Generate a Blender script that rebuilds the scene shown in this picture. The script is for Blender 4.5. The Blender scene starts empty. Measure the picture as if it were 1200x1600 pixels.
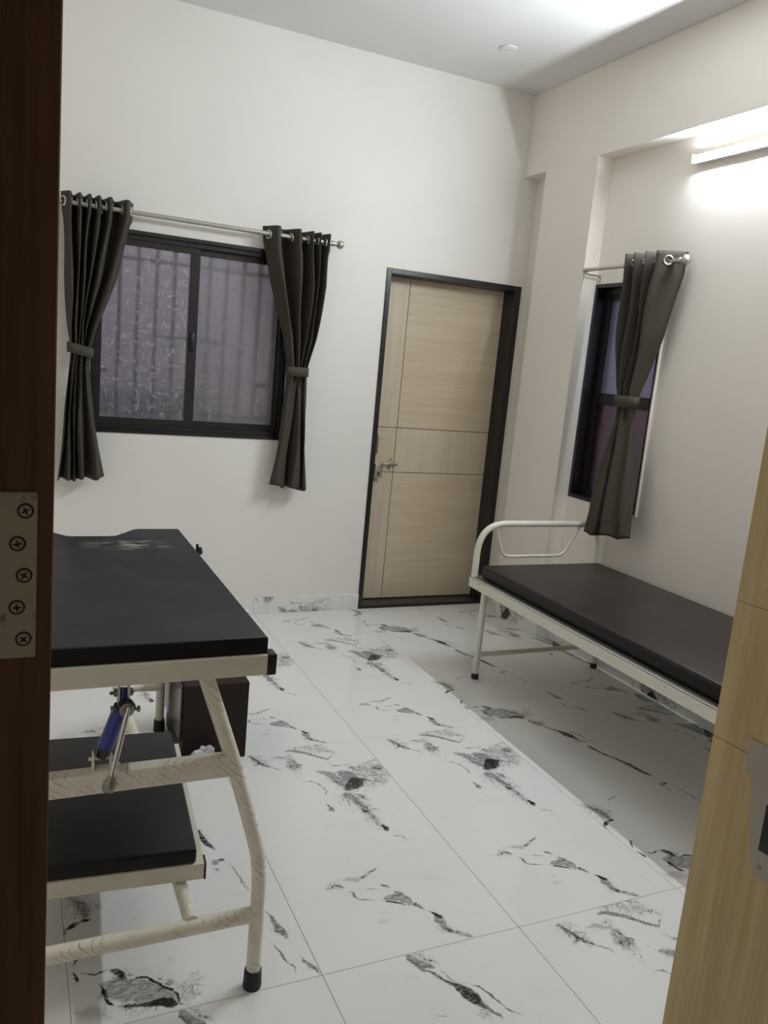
import bpy, bmesh, math, random
from mathutils import Vector, Matrix

random.seed(7)
SC = bpy.context.scene
COL = SC.collection
PI = math.pi

# ------------------------------------------------------------------ camera
cd = bpy.data.cameras.new('camera')
cam = bpy.data.objects.new('camera', cd)
COL.objects.link(cam)
cd.sensor_fit = 'VERTICAL'
cd.sensor_height = 36.0
cd.lens = 1266.77 * 36.0 / 1600.0
cd.clip_start = 0.02
cx = Vector((0.90847325, -0.40786915, 0.09120913))
cy = Vector((-0.00788782, 0.20146224, 0.97946452))
cz = -Vector((0.41786855, 0.89053676, -0.17980586))
mw = Matrix((cx, cy, cz)).transposed().to_4x4()
mw.translation = Vector((0, 0, 1.555))
cam.matrix_world = mw
SC.camera = cam

# ------------------------------------------------------------------ world, exposure
w = bpy.data.worlds.new('world')
SC.world = w
w.use_nodes = True
w.node_tree.nodes['Background'].inputs['Color'].default_value = (0.60, 0.58, 0.70, 1)   # dusk sky
w.node_tree.nodes['Background'].inputs['Strength'].default_value = 0.92
SC.view_settings.view_transform = 'Standard'
SC.view_settings.look = 'None'
SC.view_settings.exposure = 0.78
SC.view_settings.gamma = 1.0
SC.view_settings.use_curve_mapping = False
SC.cycles.use_denoising = True
SC.cycles.max_bounces = 10
SC.cycles.diffuse_bounces = 6
SC.cycles.sample_clamp_indirect = 6.0
TUBE_STRENGTH = 255.0
TUBE_COLOR = (0.83, 0.93, 1.0)

# ------------------------------------------------------------------ room numbers (metres)
Y_BACK = 4.569
X_BEAM = 2.898          # face of beam and pillar
X_RIGHT = 2.998         # wall inside the alcoves
X_LEFT = -0.95
Z_CEIL = 3.245
Y_FRONT = 0.74          # room face of the doorway wall

# ------------------------------------------------------------------ node helper
class G:
    def __init__(s, name, rough=0.5, spec=0.5, metal=0.0):
        s.m = bpy.data.materials.new(name)
        s.m.use_nodes = True
        s.t = s.m.node_tree
        s.b = s.t.nodes['Principled BSDF']
        s.b.inputs['Roughness'].default_value = rough
        s.b.inputs['Specular IOR Level'].default_value = spec
        s.b.inputs['Metallic'].default_value = metal
    def put(s, sock, v):
        if hasattr(v, 'is_linked') or isinstance(v, bpy.types.NodeSocket):
            s.t.links.new(v, sock)
        elif isinstance(v, (tuple, list)) and sock.type == 'RGBA' and len(v) == 3:
            sock.default_value = (*v, 1)
        else:
            sock.default_value = v
    def set(s, name, v):
        s.put(s.b.inputs[name], v)
    def math(s, op, a, b=None, c=None, clamp=False):
        n = s.t.nodes.new('ShaderNodeMath'); n.operation = op; n.use_clamp = clamp
        s.put(n.inputs[0], a)
        if b is not None: s.put(n.inputs[1], b)
        if c is not None: s.put(n.inputs[2], c)
        return n.outputs[0]
    def vec(s, op, a, b=None, scale=None):
        n = s.t.nodes.new('ShaderNodeVectorMath'); n.operation = op
        s.put(n.inputs[0], a)
        if b is not None: s.put(n.inputs[1], b)
        if scale is not None: s.put(n.inputs['Scale'], scale)
        return n.outputs['Value'] if op in ('DOT_PRODUCT', 'LENGTH', 'DISTANCE') else n.outputs[0]
    def coord(s, kind='Object'):
        n = s.t.nodes.new('ShaderNodeTexCoord')
        return n.outputs[kind]
    def plane(s, v, a, b):
        """two components of v as a flat vector"""
        n = s.t.nodes.new('ShaderNodeSeparateXYZ'); s.put(n.inputs[0], v)
        c = s.t.nodes.new('ShaderNodeCombineXYZ')
        s.put(c.inputs[0], n.outputs[a]); s.put(c.inputs[1], n.outputs[b])
        return c.outputs[0]
    def mapping(s, v, scale=(1, 1, 1), rot=(0, 0, 0), loc=(0, 0, 0)):
        n = s.t.nodes.new('ShaderNodeMapping')
        s.put(n.inputs['Vector'], v)
        n.inputs['Scale'].default_value = scale
        n.inputs['Rotation'].default_value = rot
        n.inputs['Location'].default_value = loc
        return n.outputs[0]
    def noise(s, v, scale, detail=4, rough=0.55, color=False, dist=0.0):
        n = s.t.nodes.new('ShaderNodeTexNoise')
        s.put(n.inputs['Vector'], v)
        n.inputs['Scale'].default_value = scale
        n.inputs['Detail'].default_value = detail
        n.inputs['Roughness'].default_value = rough
        n.inputs['Distortion'].default_value = dist
        return n.outputs['Color' if color else 'Fac']
    def voro(s, v, scale, feature='DISTANCE_TO_EDGE', metric='EUCLIDEAN', out='Distance', dim='3D'):
        n = s.t.nodes.new('ShaderNodeTexVoronoi')
        n.voronoi_dimensions = dim
        n.feature = feature
        if feature != 'DISTANCE_TO_EDGE': n.distance = metric
        s.put(n.inputs['Vector'], v)
        n.inputs['Scale'].default_value = scale
        return n.outputs[out]
    def wave(s, v, scale, dist=2.0, detail=2, dscale=1.0, direction='X'):
        n = s.t.nodes.new('ShaderNodeTexWave')
        n.bands_direction = direction
        s.put(n.inputs['Vector'], v)
        n.inputs['Scale'].default_value = scale
        n.inputs['Distortion'].default_value = dist
        n.inputs['Detail'].default_value = detail
        n.inputs['Detail Scale'].default_value = dscale
        return n.outputs['Fac']
    def ramp(s, f, stops):
        n = s.t.nodes.new('ShaderNodeValToRGB')
        s.put(n.inputs[0], f)
        e = n.color_ramp.elements
        while len(e) < len(stops): e.new(0.5)
        for k, (p, c) in enumerate(stops):
            e[k].position = p
            e[k].color = (c, c, c, 1) if not isinstance(c, (tuple, list)) else (*c, 1)
        return n.outputs[0]
    def map(s, f, a, b, c=0.0, d=1.0, smooth=True):
        n = s.t.nodes.new('ShaderNodeMapRange')
        n.interpolation_type = 'SMOOTHSTEP' if smooth else 'LINEAR'
        s.put(n.inputs[0], f)
        for k, q in enumerate((a, b, c, d)): n.inputs[k + 1].default_value = q
        return n.outputs[0]
    def mix(s, f, a, b, blend='MIX'):
        n = s.t.nodes.new('ShaderNodeMix'); n.data_type = 'RGBA'; n.blend_type = blend
        s.put(n.inputs[0], f); s.put(n.inputs[6], a); s.put(n.inputs[7], b)
        return n.outputs[2]
    def curve(s, f, pts):
        n = s.t.nodes.new('ShaderNodeFloatCurve')
        s.put(n.inputs['Value'], f)
        c = n.mapping.curves[0]
        n.mapping.extend = 'HORIZONTAL'
        while len(c.points) < len(pts): c.points.new(0.5, 0.5)
        for k, (x, y) in enumerate(pts):
            c.points[k].location = (x, y); c.points[k].handle_type = 'VECTOR'
        n.mapping.update()
        return n.outputs[0]
    def bump(s, h, strength=0.2, dist=0.01):
        n = s.t.nodes.new('ShaderNodeBump')
        n.inputs['Strength'].default_value = strength
        n.inputs['Distance'].default_value = dist
        s.put(n.inputs['Height'], h)
        s.t.links.new(n.outputs[0], s.b.inputs['Normal'])

def plain(name, col, rough=0.5, metal=0.0, spec=0.5):
    g = G(name, rough, spec, metal)
    g.set('Base Color', col)
    return g.m

# marble print veins in tile-local metres: (darkness, kind, [(u, v, half width)]);
# kind 0 = solid streak, 1 = web of cracks, 2 = soft wash
VEINS_A = [
    (0.45, 0, [(0.3265, 0.984, 0.0035), (0.3438, 0.987, 0.0087), (0.3665, 0.9686, 0.0138), (0.3843, 0.9292, 0.0188), (0.3989, 0.8829, 0.0218), (0.4115, 0.8498, 0.0066)]),
    (0.5, 0, [(0.3631, 0.9595, 0.0034), (0.4173, 0.9642, 0.0122), (0.4421, 0.9265, 0.0302), (0.4524, 0.8869, 0.0255), (0.4508, 0.8512, 0.0034)]),
    (0.88, 0, [(0.3822, 0.84, 0.0033), (0.4024, 0.8428, 0.0132), (0.4275, 0.8574, 0.0284), (0.459, 0.8791, 0.034), (0.4827, 0.8887, 0.0137), (0.5058, 0.8729, 0.0026)]),
    (0.6, 1, [(0.3809, 0.8287, 0.0049), (0.387, 0.8041, 0.0275), (0.401, 0.7608, 0.027), (0.4127, 0.7136, 0.0219), (0.4185, 0.669, 0.0184), (0.4202, 0.6165, 0.015), (0.4239, 0.57, 0.0117), (0.4379, 0.5413, 0.0022)]),
    (0.35, 2, [(0.3809, 0.8287, 0.0049), (0.387, 0.8041, 0.021), (0.401, 0.7608, 0.0207), (0.4156, 0.6911, 0.0155), (0.4202, 0.6165, 0.0105), (0.4325, 0.5625, 0.0073), (0.4379, 0.5413, 0.0022)]),
    (0.85, 0, [(0.4304, 0.5983, 0.0015), (0.4352, 0.5818, 0.0074), (0.4371, 0.5593, 0.0102), (0.4397, 0.5427, 0.0022)]),
    (0.75, 0, [(0.4031, 0.7054, 0.0016), (0.4061, 0.6831, 0.0069), (0.4138, 0.6651, 0.0023)]),
    (0.5, 0, [(0.4083, 0.8098, 0.0016), (0.4306, 0.7867, 0.0049), (0.4511, 0.745, 0.0016)]),
    (0.55, 1, [(0.4696, 0.9956, 0.0072), (0.5016, 0.9744, 0.067), (0.5297, 0.9288, 0.0837), (0.5404, 0.876, 0.0735), (0.5508, 0.8247, 0.0068)]),
    (0.45, 0, [(0.5594, 0.9661, 0.0027), (0.5779, 0.9613, 0.0199), (0.5918, 0.9383, 0.0027)]),
    (0.55, 0, [(0.2567, 1.1695, 0.0018), (0.2855, 1.1762, 0.0065), (0.3248, 1.1526, 0.0074), (0.3454, 1.1337, 0.0074), (0.3739, 1.0994, 0.0055), (0.4105, 1.07, 0.0036), (0.4579, 1.1056, 0.0019)]),
    (0.35, 1, [(0.2749, 1.2067, 0.0056), (0.3459, 1.1751, 0.0225), (0.4089, 1.1595, 0.0265), (0.4705, 1.1024, 0.0037)]),
    (0.3, 0, [(0.3937, 1.0609, 0.0018), (0.4109, 1.0171, 0.0045), (0.4597, 1.0046, 0.0036), (0.5063, 1.0191, 0.0018)]),
    (0.6, 1, [(0.1094, 1.1792, 0.0036), (0.1241, 1.1622, 0.0161), (0.1422, 1.1116, 0.0193), (0.1591, 1.0816, 0.0122), (0.1775, 1.0577, 0.0017)]),
    (0.45, 0, [(0.1094, 1.1792, 0.0018), (0.1275, 1.1507, 0.0053), (0.1448, 1.0981, 0.0061), (0.1753, 1.0608, 0.0017), (0.1982, 1.0423, 0.0017), (0.2146, 1.013, 0.0009)]),
    (0.65, 1, [(0.2266, 1.0515, 0.0052), (0.2482, 1.0588, 0.0394), (0.274, 1.0586, 0.0441), (0.299, 1.0458, 0.0035)]),
    (0.3, 2, [(0.2247, 1.0456, 0.0035), (0.25, 1.0544, 0.0298), (0.2751, 1.0519, 0.0334), (0.2996, 1.0417, 0.0035)]),
    (0.25, 0, [(0.1808, 1.1346, 0.0018), (0.226, 1.1339, 0.0063), (0.2635, 1.1071, 0.0054), (0.2799, 1.0766, 0.0018)]),
    (0.35, 0, [(0.2538, 0.9391, 0.0008), (0.2895, 0.9237, 0.0025), (0.3124, 0.8903, 0.0033), (0.3211, 0.8621, 0.0033), (0.3133, 0.8239, 0.0024), (0.3199, 0.8165, 0.0008)]),
    (0.5, 0, [(0.2891, 0.7746, 0.0016), (0.2938, 0.7461, 0.0046), (0.2973, 0.7152, 0.0061), (0.3068, 0.7084, 0.0008)]),
    (0.5, 0, [(0.2664, 0.2275, 0.0015), (0.2817, 0.2314, 0.0072), (0.3115, 0.2269, 0.0145), (0.3329, 0.2138, 0.0145), (0.3468, 0.1951, 0.0113), (0.3473, 0.1819, 0.0015)]),
    (0.92, 0, [(0.2683, 0.2217, 0.0015), (0.2871, 0.2134, 0.0031), (0.3014, 0.2051, 0.0036), (0.3215, 0.1899, 0.0025), (0.3312, 0.1817, 0.001)]),
    (0.5, 0, [(0.3474, 0.1916, 0.0021), (0.3558, 0.1761, 0.0061), (0.3692, 0.1572, 0.0046), (0.3786, 0.1416, 0.0015)]),
    (0.75, 0, [(0.3848, 0.1384, 0.0015), (0.3904, 0.1272, 0.005), (0.4004, 0.1116, 0.0045), (0.4084, 0.101, 0.001)]),
    (0.42, 0, [(0.3904, 0.1272, 0.002), (0.3928, 0.1015, 0.0138), (0.3966, 0.0789, 0.0127), (0.3978, 0.0605, 0.0116), (0.4043, 0.0436, 0.0077), (0.4162, 0.0327, 0.0067), (0.4348, 0.018, 0.0057), (0.4455, 0.0053, 0.0057), (0.4544, -0.001, 0.0014)]),
    (0.5, 0, [(0.3899, 0.075, 0.0015), (0.3978, 0.0605, 0.0068), (0.4067, 0.0398, 0.0048), (0.4192, 0.03, 0.0014)]),
    (0.65, 0, [(0.3119, 0.2576, 0.0011), (0.3278, 0.242, 0.0021), (0.3433, 0.2259, 0.0031), (0.3544, 0.2059, 0.0016)]),
    (0.5, 0, [(0.2969, 0.3012, 0.0016), (0.2996, 0.2866, 0.0048), (0.3125, 0.2792, 0.0032), (0.3098, 0.263, 0.0011)]),
    (0.9, 1, [(0.1242, 0.3226, 0.0021), (0.1364, 0.3256, 0.0094), (0.1599, 0.3287, 0.0136), (0.1748, 0.3208, 0.0115), (0.1817, 0.3018, 0.0021)]),
    (0.25, 2, [(0.1803, 0.3467, 0.0016), (0.2067, 0.3444, 0.0107), (0.2304, 0.3352, 0.0129), (0.2631, 0.3359, 0.0022)]),
    (0.45, 0, [(0.2404, 0.3427, 0.0016), (0.2554, 0.3396, 0.0049), (0.28, 0.3537, 0.0038), (0.303, 0.3635, 0.0022), (0.3264, 0.3786, 0.0011)]),
    (0.45, 0, [(0.1853, 0.2906, 0.0016), (0.1957, 0.2775, 0.0051), (0.2031, 0.2521, 0.002), (0.2239, 0.2379, 0.0025), (0.2672, 0.2293, 0.0005)]),
    (0.25, 0, [(0.2317, 0.2832, 0.001), (0.2585, 0.2819, 0.0026), (0.2963, 0.2637, 0.0011)]),
    (0.12, 2, [(0.2069, 0.1322, 0.0014), (0.2304, 0.1369, 0.0096), (0.2721, 0.1422, 0.0015)]),
    (0.25, 0, [(0.428, 0.5198, 0.0014), (0.4537, 0.5173, 0.0029), (0.4716, 0.5044, 0.0029), (0.4774, 0.4609, 0.0014)]),
]
VEINS_B = [
    (0.85, 0, [(0.2335, 1.1956, 0.0013), (0.2406, 1.1676, 0.0026), (0.2476, 1.1485, 0.003), (0.262, 1.1283, 0.003), (0.2732, 1.118, 0.0038), (0.2838, 1.0992, 0.0038), (0.2932, 1.0861, 0.0046), (0.3048, 1.0698, 0.0055), (0.3141, 1.0569, 0.0075), (0.3243, 1.0388, 0.0133), (0.3333, 1.0188, 0.0156), (0.341, 0.9972, 0.0146), (0.3497, 0.9779, 0.008), (0.3561, 0.9618, 0.0036), (0.3706, 0.9332, 0.0035), (0.3813, 0.909, 0.0027)]),
    (0.5, 0, [(0.2344, 1.1974, 0.0018), (0.2438, 1.1826, 0.0106), (0.2573, 1.1596, 0.0105), (0.2764, 1.1403, 0.0095), (0.2931, 1.1245, 0.0022)]),
    (0.6, 1, [(0.2561, 1.1992, 0.0018), (0.27, 1.1849, 0.0098), (0.281, 1.1653, 0.0079), (0.3049, 1.1469, 0.0044), (0.3073, 1.1261, 0.0013)]),
    (0.5, 0, [(0.3488, 1.0455, 0.0008), (0.3719, 1.0354, 0.0021), (0.3794, 1.0133, 0.0017), (0.3897, 0.9964, 0.0025), (0.394, 0.9702, 0.0016), (0.3978, 0.9503, 0.0016), (0.4186, 0.9318, 0.0012), (0.4368, 0.9098, 0.0008)]),
    (0.3, 0, [(0.2926, 1.1236, 0.0009), (0.3072, 1.1044, 0.0021), (0.3165, 1.076, 0.0017), (0.3395, 1.051, 0.0008)]),
    (0.5, 1, [(0.3316, 0.9746, 0.0016), (0.3381, 0.9586, 0.0119), (0.3468, 0.9466, 0.0118), (0.3485, 0.9235, 0.0023)]),
    (0.25, 0, [(0.2065, 1.0047, 0.0004), (0.2202, 0.9866, 0.0015), (0.2378, 0.9762, 0.0012), (0.2532, 0.9688, 0.0004)]),
    (0.7, 0, [(0.3526, 0.9129, 0.0024), (0.36, 0.8859, 0.0072), (0.3771, 0.8243, 0.0059), (0.4048, 0.7662, 0.0058), (0.4162, 0.7351, 0.0093), (0.4297, 0.6962, 0.0103), (0.4387, 0.6531, 0.0068), (0.4496, 0.603, 0.0011)]),
    (0.3, 2, [(-0.0067, 0.5168, 0.0029), (0.0284, 0.4883, 0.0096), (0.0511, 0.4449, 0.0189), (0.06, 0.4059, 0.0187), (0.0637, 0.381, 0.0028)]),
    (0.5, 1, [(-0.0067, 0.5168, 0.0029), (0.0284, 0.4883, 0.0153), (0.0511, 0.4449, 0.0227), (0.06, 0.4059, 0.0205), (0.0637, 0.381, 0.0028)]),
    (0.45, 0, [(-0.0042, 0.3765, 0.0018), (0.0052, 0.3588, 0.0072), (0.0073, 0.3421, 0.0018)]),
    (0.4, 0, [(0.1321, 0.4982, 0.001), (0.1626, 0.5094, 0.004), (0.2016, 0.5252, 0.002)]),
    (0.45, 0, [(0.4443, 0.5568, 0.0022), (0.4471, 0.5419, 0.0098), (0.4438, 0.5217, 0.0032)]),
    (0.42, 0, [(0.0724, 0.1426, 0.0032), (0.0926, 0.1294, 0.0296), (0.1259, 0.1056, 0.032), (0.1641, 0.0866, 0.033), (0.1974, 0.066, 0.0291), (0.2253, 0.0409, 0.02), (0.2437, 0.016, 0.0026)]),
    (0.82, 0, [(0.1003, 0.0562, 0.0021), (0.1193, 0.0499, 0.0041), (0.1491, 0.0424, 0.0046), (0.1755, 0.0399, 0.0067), (0.202, 0.0373, 0.0125), (0.2276, 0.0276, 0.0135), (0.2448, 0.0169, 0.0026)]),
    (0.95, 0, [(0.0939, 0.1879, 0.0022), (0.1067, 0.1783, 0.0078), (0.1208, 0.1601, 0.0111), (0.1368, 0.1361, 0.0022)]),
    (0.7, 0, [(0.0721, 0.1492, 0.0011), (0.0762, 0.1218, 0.0027), (0.0818, 0.0883, 0.0031), (0.093, 0.069, 0.0026), (0.1033, 0.0552, 0.0015)]),
    (0.6, 0, [(0.1336, 0.1325, 0.0016), (0.157, 0.1362, 0.0033), (0.1794, 0.1302, 0.0033), (0.195, 0.1104, 0.0027), (0.2149, 0.0894, 0.0027), (0.2349, 0.0698, 0.0038), (0.2458, 0.0405, 0.0026), (0.2459, 0.0153, 0.001)]),
    (0.4, 1, [(0.2349, 0.0698, 0.0043), (0.2591, 0.0749, 0.0271), (0.2765, 0.0432, 0.032), (0.2947, 0.018, 0.0042)]),
    (0.6, 0, [(0.002, 0.1591, 0.0011), (0.0198, 0.163, 0.0027), (0.017, 0.1871, 0.0027), (0.007, 0.2071, 0.0017)]),
    (0.6, 0, [(0.01, 0.2198, 0.0011), (0.0202, 0.2373, 0.0034), (0.0395, 0.2523, 0.0029), (0.063, 0.2555, 0.0012)]),
    (0.55, 0, [(0.0222, 0.1988, 0.0011), (0.0393, 0.1866, 0.0022), (0.0612, 0.1794, 0.0022), (0.0816, 0.1796, 0.0028), (0.0988, 0.1911, 0.0011)]),
    (0.55, 0, [(0.0041, 0.3599, 0.0024), (0.0191, 0.3707, 0.0055), (0.0491, 0.3851, 0.005), (0.0792, 0.3918, 0.0019)]),
    (0.5, 1, [(0.0054, 0.4768, 0.0026), (0.0341, 0.4553, 0.0143), (0.0626, 0.4339, 0.0142), (0.0795, 0.3958, 0.0025)]),
    (0.22, 2, [(-0.0009, 0.0729, 0.002), (0.0342, 0.0612, 0.0227), (0.0668, 0.0443, 0.0201), (0.0934, 0.0118, 0.002)]),
    (0.7, 0, [(0.4268, 0.6915, 0.0017), (0.4342, 0.6698, 0.0085), (0.4423, 0.6465, 0.0084), (0.4502, 0.6228, 0.0039), (0.4574, 0.5966, 0.0011)]),
    (0.6, 0, [(0.5281, 0.2933, 0.0009), (0.5348, 0.2611, 0.0019), (0.5413, 0.2296, 0.0037), (0.5451, 0.1967, 0.009), (0.552, 0.1748, 0.0071), (0.5592, 0.1459, 0.0018)]),
    (0.45, 0, [(0.5101, 0.1631, 0.0009), (0.5139, 0.1375, 0.0013), (0.5223, 0.1031, 0.0025), (0.5285, 0.0752, 0.0021), (0.5413, 0.0457, 0.0016), (0.5384, 0.0145, 0.0008)]),
    (0.45, 0, [(0.5682, 0.0936, 0.0013), (0.5766, 0.0623, 0.0033), (0.5848, 0.0317, 0.0058), (0.5995, -0.0005, 0.0024)]),
    (0.5, 0, [(0.4489, 0.5492, 0.0016), (0.4651, 0.5459, 0.0064), (0.4772, 0.5337, 0.0016)]),
    (0.35, 0, [(0.4302, 0.5122, 0.0016), (0.44, 0.5093, 0.0052), (0.4484, 0.4915, 0.001)]),
    (0.35, 0, [(0.4864, 0.5455, 0.0011), (0.4909, 0.4942, 0.0016), (0.4969, 0.451, 0.0021), (0.5027, 0.409, 0.003), (0.511, 0.3706, 0.002)]),
]

def marble(name, veins):
    g = G(name, 0.11, 0.42)
    uvn = g.t.nodes.new('ShaderNodeUVMap'); uvn.uv_map = 'print'
    uv = uvn.outputs[0]
    # ragged edges: warp the print by fine noise
    n1 = g.vec('SUBTRACT', g.noise(uv, 22, 6, 0.62, color=True), (0.5, 0.5, 0.5))
    n2 = g.vec('SUBTRACT', g.noise(uv, 110, 4, 0.6, color=True), (0.5, 0.5, 0.5))
    p = g.vec('ADD', g.vec('ADD', uv, g.vec('SCALE', n1, scale=0.030)), g.vec('SCALE', n2, scale=0.007))
    sep = None
    cr1 = g.map(g.voro(p, 34), 0.0, 0.07, 1, 0)
    cr2 = g.map(g.voro(g.vec('ADD', p, (3.1, 1.7, 0)), 75), 0.0, 0.09, 1, 0)
    cracks = g.math('MAXIMUM', cr1, g.math('MULTIPLY', cr2, 0.75))
    cracks = g.math('MAXIMUM', cracks, g.map(g.noise(p, 60, 5, 0.7), 0.50, 0.72, 0, 0.8))
    stri = g.map(g.noise(g.mapping(p, (40, 130, 1), (0, 0, 0.6)), 1.0, 4, 0.6), 0.30, 0.62, 0.42, 1.0)
    stri_d = g.map(stri, 0.42, 1.0, 0.72, 1.0, smooth=False)
    thin = g.map(g.noise(uv, 38, 3), 0.36, 0.52, 0.35, 1.0)
    rimn = g.map(g.noise(uv, 45, 3), 0.42, 0.6, 0.0, 1.0)
    halo = None
    total = None
    for dk, kd, pts in veins:
        P = [Vector((a, b)) for a, b, c in pts]
        W = [c + 0.0011 for a, b, c in pts]
        a, b = P[0], P[-1]
        d = b - a; L = d.length; d /= L
        n = Vector((-d.y, d.x))
        rel = g.vec('SUBTRACT', p, (a.x, a.y, 0))
        t = g.vec('DOT_PRODUCT', rel, (d.x / L, d.y / L, 0))
        sv = g.vec('DOT_PRODUCT', rel, (n.x, n.y, 0))
        ts = [(q - a).dot(d) / L for q in P]
        ss = [(q - a).dot(n) for q in P]
        rows = sorted(zip(ts, ss, W))
        mx = max(0.02, max(abs(x) for x in ss)) * 1.05
        mw_ = max(W) * 1.02
        off, wid, last = [], [], -1
        for tt, s_, w_ in rows:
            tt = min(1, max(0, tt))
            if tt <= last + 0.004: continue
            last = tt
            off.append((tt, 0.5 + 0.5 * s_ / mx)); wid.append((tt, w_ / mw_))
        wid[0] = (wid[0][0], 0.0); wid[-1] = (wid[-1][0], 0.0)
        if len(off) < 2: continue
        o = g.math('MULTIPLY_ADD', g.curve(t, off), 2 * mx, -mx)
        wv = g.math('MULTIPLY', g.curve(t, wid), mw_ * 1.22)
        dd = g.math('ABSOLUTE', g.math('SUBTRACT', sv, o))
        soft = {0: 0.35, 1: 0.8, 2: 1.0}[kd] * mw_ * 0.8 + 0.0006
        msk = g.math('DIVIDE', g.math('SUBTRACT', wv, dd), soft, clamp=True)
        if kd == 1: msk = g.math('MULTIPLY', msk, cracks)
        elif kd == 0:
            if dk > 0.8: msk = g.math('MULTIPLY', msk, stri_d)
            elif mw_ > 0.007: msk = g.math('MULTIPLY', msk, stri)
            else: msk = g.math('MULTIPLY', msk, thin)
            if mw_ > 0.008:     # broken dark rim along the broad streaks
                rim = g.math('SUBTRACT', 1.0, g.math('DIVIDE', g.math('ABSOLUTE', g.math('SUBTRACT', dd, g.math('MULTIPLY', wv, 0.8))), 0.0028), clamp=True)
                rim = g.math('MULTIPLY', rim, g.math('MULTIPLY', rimn, g.map(wv, 0.001, 0.004, 0, 1)))
                msk = g.math('MAXIMUM', msk, rim)
        msk = g.math('MULTIPLY', msk, min(1.0, dk * ((1.7 if mw_ < 0.008 else 1.4) if kd != 2 else 1.3)))
        if kd != 2 and mw_ > 0.006:   # web of hairlines around the streak
            hm = g.math('DIVIDE', g.math('SUBTRACT', g.math('MULTIPLY_ADD', wv, 1.9, 0.004), dd), 0.03, clamp=True)
            halo = hm if halo is None else g.math('MAXIMUM', halo, hm)
        total = msk if total is None else g.math('ADD', g.math('MAXIMUM', total, msk), g.math('MULTIPLY', g.math('MINIMUM', total, msk), 0.35))
    total = g.math('MAXIMUM', total, g.math('MULTIPLY', g.math('MULTIPLY', halo, cr1), g.map(g.noise(uv, 28, 3), 0.42, 0.62, 0.0, 0.85)))
    total = g.math('ADD', total, g.math('MULTIPLY', halo, g.map(g.noise(p, 40, 5, 0.65), 0.40, 0.75, 0.0, 0.28)))
    # faint stray hairlines and clouding over the whole slab
    stray = g.math('MULTIPLY', g.map(g.voro(g.vec('ADD', p, (7.3, 0.4, 0)), 7), 0.0, 0.010, 0.45, 0),
                   g.map(g.noise(uv, 9, 3, 0.5), 0.60, 0.72, 0, 1))
    cloud = g.map(g.noise(uv, 5, 4, 0.55), 0.55, 0.85, 0, 0.10)
    total = g.math('ADD', g.math('MAXIMUM', total, stray), cloud, clamp=True)
    c = g.mix(total, (0.825, 0.81, 0.785), (0.024, 0.027, 0.024))
    g.set('Base Color', c)
    g.set('Roughness', g.map(g.noise(uv, 12, 3), 0.3, 0.7, 0.10, 0.16))
    return g.m

M = {}
M['marble_a'] = marble('marble_tile_a', VEINS_A)
M['marble_b'] = marble('marble_tile_b', VEINS_B)
M['grout'] = plain('grout', (0.10, 0.095, 0.085), 0.9)

def paint(name, col):
    g = G(name, 0.55, 0.3)
    o = g.coord()
    g.set('Base Color', g.mix(g.map(g.noise(o, 1.3, 3), 0.35, 0.7), col, tuple(x * 0.96 for x in col)))
    g.bump(g.noise(o, 90, 3), 0.04, 0.002)
    return g.m
M['wall'] = paint('wall_paint', (0.89, 0.82, 0.745))
M['wall_back'] = paint('wall_paint_back', (0.84, 0.80, 0.75))
M['ceiling'] = paint('ceiling_paint', (0.78, 0.765, 0.745))
M['concrete'] = paint('alley_plaster', (0.50, 0.44, 0.47))
M['concrete_dark'] = paint('low_wall_plaster', (0.17, 0.17, 0.20))

def laminate(name, light, dark, along='Z', joint=None):
    g = G(name, 0.42, 0.4)
    o = g.coord()
    sc = {'Z': (34, 34, 1.6), 'X': (1.6, 34, 34)}[along]
    v = g.mapping(o, sc)
    f = g.noise(v, 1.0, 6, 0.6)
    f2 = g.noise(g.mapping(o, tuple(k * 5 for k in sc)), 1.0, 4, 0.7)
    streak = g.map(f2, 0.58, 0.75, 0, 0.35)
    c = g.mix(g.map(f, 0.3, 0.7), light, dark)
    c = g.mix(streak, c, tuple(x * 0.72 for x in dark))
    g.set('Base Color', c)
    g.bump(f2, 0.08, 0.001)
    return g.m
M['ply_h'] = laminate('door_laminate_cross_grain', (0.66, 0.545, 0.40), (0.59, 0.475, 0.335), 'X')
M['ply_v'] = laminate('door_laminate_upright_grain', (0.66, 0.555, 0.42), (0.60, 0.49, 0.36), 'Z')
M['oak'] = laminate('open_leaf_oak_laminate', (0.67, 0.52, 0.28), (0.51, 0.38, 0.185), 'Z')
M['groove'] = plain('groove_dark', (0.035, 0.025, 0.02), 0.7)

g = G('dark_teak_post', 0.35, 0.5)
o = g.coord()
f = g.noise(g.mapping(o, (60, 60, 3)), 1.0, 5, 0.6)
g.set('Base Color', g.mix(g.map(f, 0.3, 0.7), (0.22, 0.098, 0.040), (0.115, 0.050, 0.020)))
M['teak'] = g.m

g = G('black_granite', 0.28, 0.5)
o = g.coord()
f = g.voro(o, 260, 'F1', out='Distance')
g.set('Base Color', g.mix(g.map(g.noise(o, 160, 3, 0.7), 0.55, 0.72), (0.010, 0.010, 0.011), (0.085, 0.085, 0.09)))
M['granite'] = g.m

g = G('brown_aluminium', 0.38, 0.5)
g.set('Base Color', (0.014, 0.010, 0.009))
M['alu'] = g.m

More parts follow.
